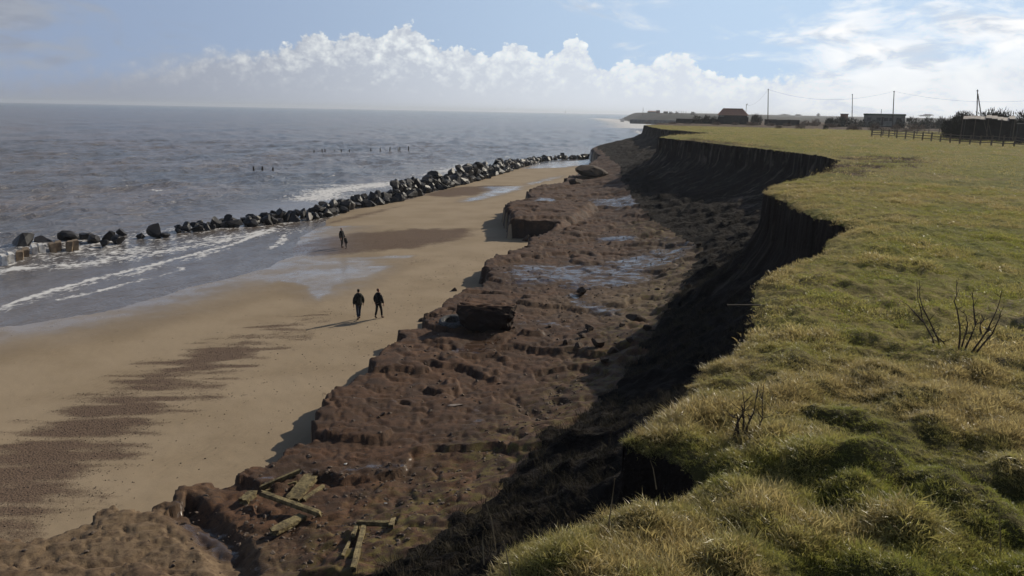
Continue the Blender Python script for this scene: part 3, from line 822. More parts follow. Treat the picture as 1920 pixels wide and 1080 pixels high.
# ------------------------------------------------------------------ far land
coast = [(100, 430), (125, 500), (150, 640), (168, 800), (178, 960), (172, 1120), (172, 1300), (190, 1500), (215, 1750), (330, 2300), (700, 3200), (1800, 4200)]
cy = np.array([c[1] for c in coast]); cx = np.array([c[0] for c in coast])
faz = np.linspace(3, 66, 520) * math.pi / 180
frs = [470.0]
while frs[-1] < 9500: frs.append(frs[-1] * 1.022)
frs = np.array(frs)
FX, FY = polar(faz, frs, 0, -5)
fx_, fy_ = FX.ravel(), FY.ravel()
inl = fx_ - np.interp(fy_, cy, cx)
frr = np.hypot(fx_, fy_)
ridge = np.interp(frr, [450, 700, 1000, 1300, 1700, 3000, 9500], [8.3, 6.5, 10.0, 12.8, 13.5, 17, 26])
leftness = np.clip((fy_ / np.maximum(fx_, 1) - 2.8) / 2.0, 0, 1)
ridge = ridge * leftness + (1 - leftness) * np.interp(frr, [450, 900, 2500, 9500], [8.3, 8.0, 15, 24])
fz = -2 + (ridge + 2) * sstep(inl + 14 * fbm(fx_, fy_, 70, 3, 501), 0, 46) + 1.2 * fbm(fx_, fy_, 160, 3, 511) * sstep(inl, 20, 80) * sstep(frr, 520, 700)
far_m, g = material('distant_farmland')
P = pos_node(g)
fn = g.noise(P, 0.006, 3, 0.5)
cols = g.mix(g.ss(fn, 0.42, 0.58), (0.034, 0.036, 0.026), (0.048, 0.038, 0.032))
cols = g.mix(g.ss(g.noise(P, 0.03, 4, 0.6), 0.5, 0.62, 0.0, 0.7), cols, (0.03, 0.032, 0.024))
b = g.new('ShaderNodeBsdfPrincipled', {'Base Color': cols, 'Roughness': 0.95, 'Specular IOR Level': 0.1})
finish(g, b.outputs[0])
fq = grid_faces(len(frs), len(faz))
fdeep = (fz < -1.8)[fq].all(1)
big_mesh('far_coast', np.stack([fx_, fy_, fz], -1), fq[~fdeep], far_m, None, 'distant low cliffs and farmland fading into haze')

# ------------------------------------------------------------------ haze
hb = MB().box(-13000, 13000, -400, 12500, -14, 36).build('haze', M['sea'])
hm = bpy.data.materials.new('pale_sea_air')
hm.use_nodes = True
hg = NT(hm.node_tree)
vol = hg.new('ShaderNodeVolumePrincipled', {'Color': (0.86, 0.92, 1.0), 'Density': 0.00014, 'Anisotropy': 0.35})
hg.new('ShaderNodeOutputMaterial', {'Volume': vol.outputs[0]})
hb.data.materials.clear(); hb.data.materials.append(hm)
hb['kind'] = 'stuff'; hb['label'] = 'thin pale sea haze over the whole coast'

# ------------------------------------------------------------------ armour boulders
def boulder_mesh(name, seed, mat, flat=0.8, cuts=9, sub=2):
    r = random.Random(seed)
    bm = bmesh.new()
    bmesh.ops.create_icosphere(bm, subdivisions=sub, radius=0.62)
    planes = []
    for i in range(cuts):
        n = Vector((r.uniform(-1, 1), r.uniform(-1, 1), r.uniform(-0.7, 1))).normalized()
        planes.append((n, r.uniform(0.20, 0.40)))
    for v in bm.verts:
        v.co += Vector((r.uniform(-1, 1), r.uniform(-1, 1), r.uniform(-1, 1))) * 0.02
        for n, d in planes:
            k = v.co.dot(n) - d
            if k > 0: v.co -= n * k
        v.co.x *= 1.12; v.co.z *= flat
    me = bpy.data.meshes.new(name)
    bm.to_mesh(me); bm.free()
    me.materials.append(mat)
    return me
RK = [boulder_mesh('armour_boulder', 100 + i, M['rock'] if i % 5 else M['rock_pale']) for i in range(15)]
def put_boulder(x, y, z, s, me, label, group, rz=None, sy=1.0, sz=1.0):
    o = obj('armour_boulder', me, None, (x, y, z))
    o.rotation_euler = (RNG.uniform(-.5, .5), RNG.uniform(-.5, .5), RNG.uniform(0, 6.28) if rz is None else rz)
    o.scale = (s, s * sy, s * sz)
    return tag(o, label, 'boulder', group)

singles = [((176, 456), 1.55, 'rounded tall dark boulder just right of the concrete block row'),
    ((196, 462), 1.2, 'low dark boulder awash in front of the rounded tall one'), ((205, 450), 1.5, 'dark boulder between the rounded tall one and a low flat one'),
    ((218, 456), 1.5, 'low flat dark boulder at the gap in the boulder line'), ((226, 441), 1.3, 'lone black boulder in the foam behind the gap in the line'),
    ((265, 446), 1.1, 'small dark boulder at the gap, just before the broad domed one'), ((291, 443), 2.2, 'broad domed dark boulder alone amid white foam'),
    ((310, 444), 1.0, 'small low boulder leaning on the broad domed one'), ((30, 470), 2.4, 'big sloping black boulder behind the nearest concrete blocks'),
    ((70, 462), 1.7, 'pointed black boulder behind the pair of whitish blocks'), ((112, 458), 2.1, 'black boulder rising behind the tan concrete blocks'),
    ((148, 454), 1.5, 'dark boulder at the end of the concrete block row'), ((345, 432), 1.3, 'low wave-washed boulder where the long dark pile begins'),
    ((334, 437), 0.9, 'small wave-washed boulder just seaward of the pile start')]
for i, ((px, py), s, lab) in enumerate(singles):
    x, y = un(px, py, SEA)
    s *= 0.85; put_boulder(x, y + (0.9 if px < 150 else 0), SEA + 0.26 * s, s, RK[(i * 4 + 1) % 15 if (i * 4 + 1) % 5 else 2], lab, 'boulders lying apart at the near end of the sea line', sz=0.9)

pile_px = [(350, 434), (390, 430), (430, 425), (500, 419), (560, 412), (600, 408), (640, 398), (660, 390), (710, 383), (750, 375), (800, 360), (860, 347),
           (905, 336), (930, 328), (960, 318), (985, 310), (1005, 304), (1035, 299), (1070, 298), (1100, 298), (1131, 297)]
pile = [Vector((*un(a, b, SEA + 0.1), 0)) for a, b in pile_px]
secs = [(410, 'where the pile starts in the swash'), (470, 'just past the pile start'), (540, 'beside the swash'), (610, 'where sand first meets the pile'), (690, 'below the white surf patch'),
        (760, 'right of the white surf patch'), (815, 'beside the dark pebble patch'), (870, 'where the pile grows high'), (925, 'in the highest stretch'), (985, 'just before the far pool'), (1050, 'beside the far pool'), (2000, 'next to the far headland')]
seg = 0; along = 0.0
def pile_at(t):
    for a, b, pa, pb in zip(pile[:-1], pile[1:], pile_px[:-1], pile_px[1:]):
        L = (b - a).length
        if t <= L: return a + (b - a) * (t / L), (b - a).normalized(), pa[0] + (pb[0] - pa[0]) * t / L
        t -= L
    return None
t = 0.0
while True:
    r_ = pile_at(t)
    if r_ is None: break
    p, d, px = r_
    nrm = Vector((-d.y, d.x, 0))
    s = float(np.interp(px, [350, 480, 650, 800, 930, 990, 1040, 1130], [1.2, 1.35, 1.5, 1.75, 1.95, 1.8, 1.7, 1.8]))
    hgt = float(np.interp(px, [350, 430, 600, 700, 800, 930, 1000, 1130], [0.1, 0.3, 0.45, 0.8, 1.2, 1.5, 0.35, 0.3]))
    lab = next(l for lim, l in secs if px < lim)
    rows = [(0.0, 0.0, 'in the front row'), (1.0, 0.55, 'on the crest')]
    if 380 < px < 990: rows.append((2.0, 0.15, 'on the sea side'))
    if 760 < px < 985 and RNG.random() < 0.6: rows.append((1.5, 1.1, 'topmost'))
    for off, hz_, where in rows:
        q = p + nrm * (off * s * 0.72 + RNG.uniform(-.3, .3)) + d * RNG.uniform(-.6, .6)
        ss_ = s * RNG.uniform(0.72, 1.18)
        pale = RNG.random() < 0.12
        idx = RNG.choice([0, 5, 10]) if pale else RNG.choice([1, 2, 3, 4, 6, 7, 8, 9, 11, 12, 13, 14])
        size_ = 'big' if ss_ > s * 1.06 else ('small' if ss_ < s * .84 else 'middling')
        tone_ = 'pale' if pale else ('black', 'dark grey')[idx % 2]
        sy_ = RNG.uniform(.66, 1); sz_ = RNG.uniform(.7, 1.25)
        form = 'squat' if sz_ < .86 else ('upright' if sz_ > 1.1 else ('slabby' if sy_ < .78 else 'blocky'))
        put_boulder(q.x, q.y, SEA + 0.30 * ss_ + hz_ * hgt, ss_, RK[idx], f'{size_} {tone_} {form} boulder {where}, {lab}', 'armour boulders in the long curved pile', sy=sy_, sz=sz_)
    t += s * (0.66 if px < 620 else (0.80 if px < 990 else 0.88))
# loose stones on the sand at the foot of the pile
for i, (px, py, s) in enumerate([(598, 409, .8), (845, 349, .9), (938, 326, 1.0), (965, 317, 1.2), (975, 312, 1.0)]):
    p = ground_at(px, py, SEA)
    put_boulder(p.x, p.y, p.z + 0.2 * s, s, RK[i + 1], 'small dark stone lying loose on the sand below the ' + ['near', 'middle', 'farther', 'far', 'farthest'][i] + ' part of the pile', 'loose stones at the foot of the pile', sz=0.6)

# row of square concrete blocks with pale faces at the near end
def block_mesh(name, mat, seed):
    r = random.Random(seed)
    bm = bmesh.new()
    bmesh.ops.create_cube(bm, size=1.0)
    for v in bm.verts: v.co = Vector((v.co.x * 0.46, v.co.y * 1.2, v.co.z * 0.85)) + Vector((r.uniform(-.05, .05), r.uniform(-.05, .05), r.uniform(-.05, .05)))
    bmesh.ops.bevel(bm, geom=bm.edges[:], offset=0.06, segments=2, affect='EDGES')
    bmesh.ops.triangulate(bm, faces=[f for f in bm.faces if len(f.verts) > 4])
    me = bpy.data.meshes.new(name); bm.to_mesh(me); bm.free(); me.materials.append(mat)
    return me
bw, bt = block_mesh('concrete_block', M['block_white'], 3), block_mesh('concrete_block', M['block_tan'], 4)
blocks = [((8, 497), 0, 'leftmost pale grey concrete block in the row, half under foam'), ((21, 493), 0, 'pale grey concrete block second from the left end of the row'), ((38, 489), 1, 'brown grey concrete block right of the two low pale ones'),
          ((49, 484), 1, 'brown block just left of the pair of whitish blocks'), ((66, 478), 0, 'brightest whitish block, left one of the white pair'), ((79, 475), 0, 'whitish block, right one of the white pair'),
          ((99, 473), 1, 'tan block first right of the white pair'), ((110, 470), 1, 'tan block standing highest, below the black boulder'), ((132, 469), 1, 'tan block left in the last touching pair'), ((142, 467), 1, 'tan block at the right end of the row')]
for (px, py), k, lab in blocks:
    x, y = un(px, py, SEA)
    o = obj('concrete_block', bt if k else bw, None, (x, y, SEA + 0.36))
    o.rotation_euler = (RNG.uniform(-.06, .1), RNG.uniform(-.12, .12), math.atan2(-x, y) + RNG.uniform(-.12, .12))
    tag(o, lab, 'concrete block', 'row of concrete blocks at the near end of the sea defence')

# old groyne posts standing in the sea
def sea_post(px, py, h, lab, lean=0.0, w=0.16):
    x, y = un(px, py, SEA)
    m = MB().tube([(0, 0, -1.0), (lean * 0.5, 0, h * 0.5), (lean, 0, h)], [w, w * 0.95, w * 0.75], 7)
    o = m.build('groyne_post', M['post'], None, (x, y, SEA))
    tag(o, lab, 'post', 'old timber posts standing in the sea')
sea_post(476, 319, 0.75, 'short dark post, leftmost of the nearer three in the sea', -.06, .2)
sea_post(492, 320, 0.85, 'dark post in the middle of the nearer three in the sea', .05, .2)
sea_post(511.5, 320, 0.65, 'dark post, rightmost of the nearer three in the sea', .08, .2)
far_posts = [(589, .35), (604, .6), (609.5, .7), (627, .4), (640, .5), (655, .5), (695.5, .9), (713, 1.0), (731, 1.3), (747, .9), (749.5, 1.2), (766, 1.5)]
names_ = ['first', 'second', 'third', 'fourth', 'fifth', 'sixth', 'seventh', 'eighth', 'ninth', 'tenth', 'eleventh', 'last']
for (px, h), nm in zip(far_posts, names_):
    sea_post(px, 283.5 + RNG.uniform(-.4, .4), h, f'{nm} thin stump from the left in the far row of sea posts', RNG.uniform(-.1, .1), .17)

# ------------------------------------------------------------------ things on the ledge
def clod(name, px, py, w_px, lab, mat=None, seed=1, flat=0.75, group='fallen clods of clay at the cliff foot', hk=0.26, cat='clod'):
    p = ground_at(px, py, 1.0)
    s = w_px / F_PX * math.hypot(p.x, p.y, p.z - CAM_H) / 1.05
    o = obj(name, boulder_mesh(name, seed, mat or M['clay'], flat, 16, 3), None, (p.x, p.y, p.z + hk * s * flat))
    o.scale = (s, s, s); o.rotation_euler = (0, 0, RNG.uniform(0, 6))
    tag(o, lab, cat, group)
    return o, s
bigp = ground_at(914, 612, 1.1)
bm = bmesh.new()
bmesh.ops.create_icosphere(bm, subdivisions=4, radius=1.0)
for v in bm.verts:
    c = v.co
    x = max(-0.86, min(0.84, c.x * 1.25)); y = c.y * 0.75; z = max(-0.6, min(0.50 + 0.06 * c.x, c.z * 0.95))
    nn = fbm(np.array([c.x * 3 + 5]), np.array([c.y * 3 + c.z * 4]), 1.0, 4, 5)[0]
    under_cut = 1.0 - 0.12 * max(0.0, min(1.0, 0.5 - z * 1.2))
    v.co = Vector((x * under_cut, y * under_cut, z)) * (1 + 0.26 * nn)
me = bpy.data.meshes.new('big_clay_block'); bm.to_mesh(me); bm.free(); me.materials.append(M['platform'])
o = obj('big_clay_block', me, None, (bigp.x, bigp.y, bigp.z + 0.62)); o.scale = (1.62, 1.3, 1.18); o.rotation_euler = (0, 0.04, -0.1)
tag(o, 'largest flat-topped brown clay boulder, beside the half hidden tyre', 'boulder')

clods = [(1196, 605, 40, 'large dark jagged clod highest in the heap against the cliff foot'), (1165, 612, 18, 'dark clod just left of the large jagged one'), (1108, 620, 24, 'upright dark clod at the left top of the heap'),
    (1092, 633, 18, 'small dark clod at the left edge of the heap'), (1122, 652, 38, 'broad dark clod at the lower middle of the heap'), (1084, 650, 24, 'low clod left of the broad one in the heap'),
    (1150, 660, 26, 'dark clod right of the broad one at the heap foot'), (1182, 640, 24, 'clod in the middle right of the heap'), (1060, 646, 14, 'small clod lying just off the left side of the heap'),
    (1135, 680, 24, 'separate angular clod below the heap with a pale edge'), (1212, 622, 24, 'clod at the right end of the heap under the slope'), (1088, 552, 28, 'pale topped clod alone beside the wet runnel'),
    (1140, 610, 15, 'small clod at the back of the heap'), (988, 780, 16, 'lone dark pointed clod at the shade edge'), (1030, 612, 10, 'little clod left of the heap on wet ground'),
    (1310, 462, 12, 'little dark clod in the shaded bay below the cliff'), (1232, 545, 14, 'small clod on sandy ground near the slope'), (1290, 541, 20, 'dark clod at the cliff foot on sandy ground'),
    (852, 545, 14, 'round clod sitting on the ledge rim above the big boulder'), (793, 601, 17, 'dark clod at the ledge rim left of the tyre'), (912, 524, 12, 'dark clod on sand below the ledge rim'), (990, 452, 26, 'dark block jutting from the ledge rim')]
for i, (px, py, w, lab) in enumerate(clods):
    clod('clay_clod', px, py, w, lab, seed=300 + i)
o, s = clod('clay_block', 1118, 331, 62, 'large dark clay block jutting out at the foot of the far headland', seed=401, flat=0.62, group=None, cat='boulder')
o.scale = (s, s * 1.3, s * 0.85); o.rotation_euler = (0, 0, 0.2)
o, s = clod('clay_block', 1078, 346, 36, 'flat clay block on the sand before the far headland', seed=402, flat=0.5, group=None, cat='boulder')

# tyre half hidden behind the big block
tp = ground_at(838, 607, 1.1)
t_ = thing('tyre', 'pale worn tractor tyre lying beside the biggest clay boulder', 'tyre', (tp.x + .28, tp.y + .12, tp.z + 0.03), 0.3)
bm = bmesh.new()
prof = [(0.40, -0.15), (0.46, -0.20), (0.62, -0.20), (0.72, -0.14), (0.74, 0.0), (0.72, 0.14), (0.62, 0.20), (0.46, 0.20), (0.40, 0.15), (0.44, 0.0)]
N = 40; V = []
for i in range(N):
    a = 2 * math.pi * i / N
    V.append([bm.verts.new((r * (1 + (0.025 if (i % 2 and 0.70 < r) else 0)) * math.cos(a), r * (1 + (0.025 if (i % 2 and 0.70 < r) else 0)) * math.sin(a), z)) for r, z in prof])
for i in range(N):
    for k in range(len(prof)):
        bm.faces.new((V[i][k], V[(i + 1) % N][k], V[(i + 1) % N][(k + 1) % len(prof)], V[i][(k + 1) % len(prof)]))
me = bpy.data.meshes.new('tread'); bm.to_mesh(me); bm.free(); me.materials.append(M['rubber'])
tr = obj('tread', me, t_); tr.rotation_euler = (0.16, -0.10, 0); tr.scale = (0.95, 0.95, 1)

# weathered timbers of a broken structure
def timber(name, a, b, w, h, lab, za=1.1, zb=None, seed=0, mat='timber', lift=0.0, rise=(0, 0)):
    pa, pb = ground_at(*a, 1.1), ground_at(*b, 1.1)
    pa.z += h / 2 + lift + rise[0] - 0.03; pb.z += h / 2 + lift + rise[1] - 0.03
    d = pb - pa; L = d.length
    n = max(6, int(L / 0.07)); r = random.Random(seed)
    verts = []; faces = []
    K = 12
    for i in range(n + 1):
        t = i / n
        for k in range(K):
            ang = 2 * math.pi * (k + .5) / K
            cx_, cz_ = math.cos(ang), math.sin(ang)
            m_ = max(abs(cx_), abs(cz_))
            yy, zz_ = cx_ / m_ * w / 2, cz_ / m_ * h / 2
            crack = 0.028 * max(0, math.sin(k * 2.1 + 3 * pnoise(np.array([t * 4.]), np.array([seed + .5]), 3)[0]))
            ragged = (r.uniform(-.07, .07) if i in (0, n) else 0)
            q = 1 + r.uniform(-.05, .05) - crack * 3
            verts.append((t * L + ragged + (0 if 0 < i < n else 0), yy * q, zz_ * q))
    for i in range(n):
        for k in range(K):
            faces.append((i * K + k, (i + 1) * K + k, (i + 1) * K + (k + 1) % K, i * K + (k + 1) % K))
    faces.append(tuple(range(K)))
    faces.append(tuple(n * K + k for k in range(K))[::-1])
    o = obj(name, mesh(name, verts, faces, M[mat]))
    o.rotation_euler = d.to_track_quat('X', 'Z').to_euler(); o.location = pa
    return tag(o, lab, 'timber', 'broken groyne timbers lying on the ledge')
timber('timber_beam', (490, 922), (562, 899), .09, .12, 'long thin upper beam, slanting up behind the pile of timbers', seed=1, lift=.10)
timber('timber_beam', (497, 926), (556, 908), .07, .10, 'thin plank lying just below the long thin upper beam', seed=2, lift=.02)
timber('timber_beam', (456, 946), (474, 930), .26, .20, 'short stump standing apart at the left end of the timbers', seed=3)
timber('timber_beam', (492, 943), (600, 976), .15, .13, 'long grooved beam lying across the middle of the timbers', seed=4, lift=.20, rise=(.06, -.04))
timber('timber_beam', (512, 1008), (566, 972), .30, .13, 'wide short plank pointing down to the left below the long grooved beam', seed=5, rise=(0.12, .0))
timber('timber_beam', (548, 942), (584, 905), .40, .16, 'broad mossy slab upright behind the long grooved beam', seed=6, rise=(.02, .14))
timber('timber_beam', (570, 938), (606, 915), .16, .12, 'rotten broken piece right of the broad slab', seed=7)
timber('timber_beam', (663, 1078), (684, 990), .12, .13, 'long beam running towards the viewer beside the dark shade', seed=8, lift=.08)
timber('timber_beam', (672, 994), (728, 996), .11, .12, 'beam lying crosswise at the top of the lower right timbers', seed=9, lift=.17)
timber('timber_beam', (662, 1012), (671, 990), .10, .18, 'short upright piece left of the crosswise beam', seed=10)
timber('timber_beam', (733, 1000), (738, 980), .12, .14, 'small broken stub at the right end of the crosswise beam', seed=11)
timber('timber_beam', (643, 1052), (656, 1020), .08, .12, 'dark slim beam left of the long beam near the shade', seed=12)

# pale scraps
for px, py, w, lab in ((548 + 100, 872, 8, 'white scrap of litter beside the wet runnel above the timbers'), (722, 946, 7, 'small white scrap lying right of the timbers'), (855, 761, 24, 'flat pale slab lying on the brown ledge')):
    p = ground_at(px, py, 1.05)
    s = w / F_PX * math.hypot(p.x, p.y, p.z - CAM_H)
    o = obj('pale_slab' if w > 20 else 'litter_scrap', boulder_mesh('pale_scrap', int(w), M['shell'] if w < 20 else M['rock_slab'], 0.25, 9, 2), None, (p.x, p.y, p.z + 0.04)); o.scale = (s, s * .7, s * (.5 if w > 20 else 1))
    tag(o, lab, 'slab' if w > 20 else 'litter')

# pipe sticking out of the cliff edge
e_ = un(1412, 578, TOP)
d_ = math.hypot(*e_)
o = MB().tube([ray_at(1425, 572, d_ + 0.9), ray_at(1362, 572, d_ - 0.1)], [0.014, 0.014], 8).build('drain_pipe', M['steel'])
tag(o, 'thin pipe sticking straight out of the dark cliff edge', 'pipe')

# small stones and debris
def scatter(name, pts, scales, meshes, mat, label, tones=None, rots=None):
    """instances meshes on points: one object made of real geometry"""
    src = []
    hid = bpy.data.collections.new(name + '_sources')
    for m_ in meshes:
        so_ = bpy.data.objects.new(name + '_piece', m_)
        hid.objects.link(so_); src.append(so_)
    me = bpy.data.meshes.new(name)
    n = len(pts)
    me.vertices.add(n); me.vertices.foreach_set('co', np.asarray(pts, np.float32).ravel())
    a = me.attributes.new('size', 'FLOAT', 'POINT'); a.data.foreach_set('value', np.asarray(scales, np.float32))
    a = me.attributes.new('turn', 'FLOAT_VECTOR', 'POINT'); a.data.foreach_set('vector', np.asarray(rots, np.float32).ravel())
    a = me.attributes.new('tone_in', 'FLOAT_VECTOR', 'POINT'); a.data.foreach_set('vector', np.asarray(tones if tones is not None else np.zeros((n, 3)), np.float32).ravel())
    a = me.attributes.new('pick', 'INT', 'POINT'); a.data.foreach_set('value', NR.randint(0, len(meshes), n).astype(np.int32))
    me.materials.append(mat)
    o = obj(name, me)
    tree = bpy.data.node_groups.new(name, 'GeometryNodeTree')
    tree.interface.new_socket('Geometry', in_out='INPUT', socket_type='NodeSocketGeometry')
    tree.interface.new_socket('Geometry', in_out='OUTPUT', socket_type='NodeSocketGeometry')
    N_ = tree.nodes; L = tree.links
    gi = N_.new('NodeGroupInput'); go = N_.new('NodeGroupOutput')
    ci = N_.new('GeometryNodeCollectionInfo'); ci.inputs['Collection'].default_value = hid
    ci.inputs['Separate Children'].default_value = True; ci.inputs['Reset Children'].default_value = True
    ip = N_.new('GeometryNodeInstanceOnPoints'); ip.inputs['Pick Instance'].default_value = True
    def na(nm, dt):
        q = N_.new('GeometryNodeInputNamedAttribute'); q.data_type = dt; q.inputs['Name'].default_value = nm
        return q.outputs[0]
    e2r = N_.new('FunctionNodeEulerToRotation'); L.new(na('turn', 'FLOAT_VECTOR'), e2r.inputs[0])
    L.new(gi.outputs[0], ip.inputs['Points']); L.new(ci.outputs[0], ip.inputs['Instance'])
    L.new(na('pick', 'INT'), ip.inputs['Instance Index']); L.new(e2r.outputs[0], ip.inputs['Rotation']); L.new(na('size', 'FLOAT'), ip.inputs['Scale'])
    st = N_.new('GeometryNodeStoreNamedAttribute'); st.data_type = 'FLOAT_VECTOR'; st.domain = 'INSTANCE'; st.inputs['Name'].default_value = 'tone'
    L.new(ip.outputs[0], st.inputs['Geometry'])
    L.new(na('tone_in', 'FLOAT_VECTOR'), st.inputs['Value'])
    L.new(st.outputs[0], go.inputs[0])
    md = o.modifiers.new('scatter', 'NODES'); md.node_group = tree
    o['kind'] = 'stuff'; o['label'] = label
    return o

def sample_ground(n, poly, z, region=None):
    P_ = pxpoly(poly, z)
    xs = [p[0] for p in P_]; ys = [p[1] for p in P_]
    x = NR.uniform(min(xs), max(xs), n); y = NR.uniform(min(ys), max(ys), n)
    k = inside(x, y, P_)
    x, y = x[k], y[k]
    zz_, rg, D_ = heights(x, y)
    if region is not None:
        k = (rg == region) & (np.minimum(D_['dL'], 9) > 0.35)
        x, y, zz_, = x[k], y[k], zz_[k]
    return x, y, zz_
stones = [boulder_mesh('stone', 700 + i, M['stone'], 0.6, 8, 1) for i in range(5)]
x1, y1, z1 = sample_ground(6500, [(100, 985), (0, 1000), (0, 850), (250, 780), (560, 590), (900, 470), (1000, 440), (890, 530), (740, 620), (590, 760), (480, 840), (330, 900)], -0.05, 3)
s1 = 0.02 + 0.05 * NR.rand(len(x1)) ** 4
x2, y2, z2 = sample_ground(15000, [(440, 930), (470, 900), (620, 880), (850, 880), (960, 800), (1100, 700), (1200, 640), (1000, 860), (880, 960), (780, 1080), (540, 1090), (450, 1000)], 1.0, 2)
s2 = 0.03 + 0.13 * NR.rand(len(x2)) ** 3.5
x3, y3, z3 = sample_ground(9000, [(0, 985), (320, 915), (600, 740), (760, 610), (900, 540), (1000, 440), (1290, 440), (1290, 560), (1100, 740), (850, 880), (440, 1080), (0, 1080)], 1.0, 2)
s3 = 0.03 + 0.16 * NR.rand(len(x3)) ** 5
xx = np.concatenate([x1, x2, x3]); yy = np.concatenate([y1, y2, y3]); zz_ = np.concatenate([z1 - 0.005, z2 - 0.04, z3 - 0.03]); ss_ = np.concatenate([s1, s2, s3])
pk = np.nonzero((reg == 3) & (peb > 0.08) & (gy < 75) & (gy > 12) & (gx > -45))[0]
pk = pk[NR.rand(len(pk)) < np.clip(peb[pk] * 1.3, 0.04, 1) * np.clip(gy[pk] / 40, .3, 1.5)]
pk = NR.choice(pk, 17000)
x4 = gx[pk] + NR.uniform(-.05, .05, len(pk)); y4 = gy[pk] + NR.uniform(-.08, .08, len(pk)); z4 = co[pk, 2]
s4 = 0.014 + 0.035 * NR.rand(len(pk)) ** 3
xx = np.concatenate([xx, x4]); yy = np.concatenate([yy, y4]); zz_ = np.concatenate([zz_, z4 - 0.004]); ss_ = np.concatenate([ss_, s4])
scatter('pebbles', np.stack([xx, yy, zz_ + ss_ * 0.2], -1), ss_, stones, M['stone'], 'small stones and lumps strewn over sand and clay', None, NR.uniform(-1, 1, (len(xx), 3)) * [.4, .4, 3.1])

# ------------------------------------------------------------------ grass
def tuft_mesh(seed, blades, hgt, spread, lean, width):
    r = random.Random(seed)
    v = []; f = []; al = []
    for i in range(blades):
        a = r.uniform(0, 6.28); rad = spread * math.sqrt(r.random())
        bx_, by_ = rad * math.cos(a), rad * math.sin(a)
        h = hgt * r.uniform(.5, 1.1); da_ = a + r.uniform(-1.2, 1.2); ln = h * lean * r.uniform(.3, 1.3)
        wd_ = width * r.uniform(.6, 1.2); pa = r.uniform(0, 3.14)
        wx, wy = math.cos(pa) * wd_ / 2, math.sin(pa) * wd_ / 2
        n = len(v)
        for t, ww in ((0, 1), (.4, .9), (.75, .6)):
            cx_, cy_ = bx_ + math.cos(da_) * ln * t ** 1.8, by_ + math.sin(da_) * ln * t ** 1.8
            cz_ = h * (t - 0.28 * lean * t * t)
            v += [(cx_ - wx * ww, cy_ - wy * ww, cz_), (cx_ + wx * ww, cy_ + wy * ww, cz_)]; al += [t, t]
        v.append((bx_ + math.cos(da_) * ln, by_ + math.sin(da_) * ln, h * (1 - .28 * lean))); al.append(1.0)
        f += [(n, n + 1, n + 3, n + 2), (n + 2, n + 3, n + 5, n + 4), (n + 4, n + 5, n + 6)]
    me = mesh('grass_tuft', v, f, M['grass'])
    at = me.attributes.new('along', 'FLOAT', 'POINT'); at.data.foreach_set('value', np.array(al, np.float32))
    return me
near_t = [tuft_mesh(900 + i, 30, 0.064, 0.095, 1.3, 0.0055) for i in range(5)]
mid_t = [tuft_mesh(930 + i, 30, 0.075, 0.16, 1.0, 0.012) for i in range(4)]
far_t = [tuft_mesh(950 + i, 26, 0.085, 0.45, 1.0, 0.035) for i in range(3)]

def grass_points(n, r0_, r1_, a0=-26, a1=40, pw=1.0):
    a = np.radians(NR.uniform(a0, a1, n)); r = r0_ + (r1_ - r0_) * NR.rand(n) ** pw
    x, y = r * np.sin(a), r * np.cos(a)
    z, rg, D_ = heights(x, y)
    k = (rg == 0)
    return x[k], y[k], z[k], D_['dE'][k], r[k]
def do_grass(name, n, r0_, r1_, pw, tufts, base, lab, hum=1.0, a0=-26):
    x, y, z, dE_, r = grass_points(n, r0_, r1_, a0, 40, pw)
    t1 = fbm(x, y, 1.6, 3, 801); t2 = fbm(x, y, 6.0, 3, 805); t3 = fbm(x, y, 0.5, 2, 809)
    straw = np.clip(0.36 + 1.1 * t1 + 1.3 * t2 + 0.5 * t3 + 0.45 * np.exp(-dE_ / 0.7) + NR.uniform(-.25, .25, len(x)) + 0.10 * sstep(r, 8, 20), 0, 1)
    long_ = np.clip(0.85 + 1.7 * t1 + 0.4 * t2, 0.5, 1.9)
    s = base * long_ * NR.uniform(.7, 1.3, len(x)) * (1 + (0.25 * np.clip(1.6 - r / 8, 0, 1)) * hum)
    # combed a little down the wind and outward
    rot = np.stack([NR.normal(0, .38, len(x)) - .15, NR.normal(0, .38, len(x)) - .22, NR.uniform(0, 6.28, len(x))], -1)
    tone = np.stack([straw, NR.rand(len(x)), NR.rand(len(x))], -1)
    return scatter(name, np.stack([x, y, z - 0.012], -1), s, tufts, M['grass'], lab, tone, rot)
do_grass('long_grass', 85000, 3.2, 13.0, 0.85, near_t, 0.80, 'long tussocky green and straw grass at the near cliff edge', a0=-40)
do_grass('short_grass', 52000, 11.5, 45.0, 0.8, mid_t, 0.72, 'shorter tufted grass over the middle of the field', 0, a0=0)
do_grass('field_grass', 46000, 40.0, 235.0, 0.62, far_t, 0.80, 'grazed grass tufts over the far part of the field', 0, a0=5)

# dead grass on the shaded slope
n = 16000
a = np.radians(NR.uniform(-35, 25, n)); r = 6 + 44 * NR.rand(n) ** .8
x, y = r * np.sin(a), r * np.cos(a)
z, rg, D_ = heights(x, y)
k = (rg == 1) & (D_['dE'] > 0.9) & (fbm(x, y, 3.0, 2, 821) > -0.15)
x, y, z = x[k], y[k], z[k]
def slope_tuft(seed):
    me = tuft_mesh(seed, 22, 0.30, 0.14, 0.7, 0.009)
    me.materials.clear(); me.materials.append(M['slope_grass'])
    return me
scatter('slope_grass', np.stack([x, y, z - .02], -1), NR.uniform(.5, 1.3, len(x)), [slope_tuft(970 + i) for i in range(3)], M['slope_grass'], 'dead grass and weeds on the shaded cliff slope', None,
        np.stack([NR.normal(0, .3, len(x)), NR.normal(-.3, .3, len(x)), NR.uniform(0, 6.28, len(x))], -1))

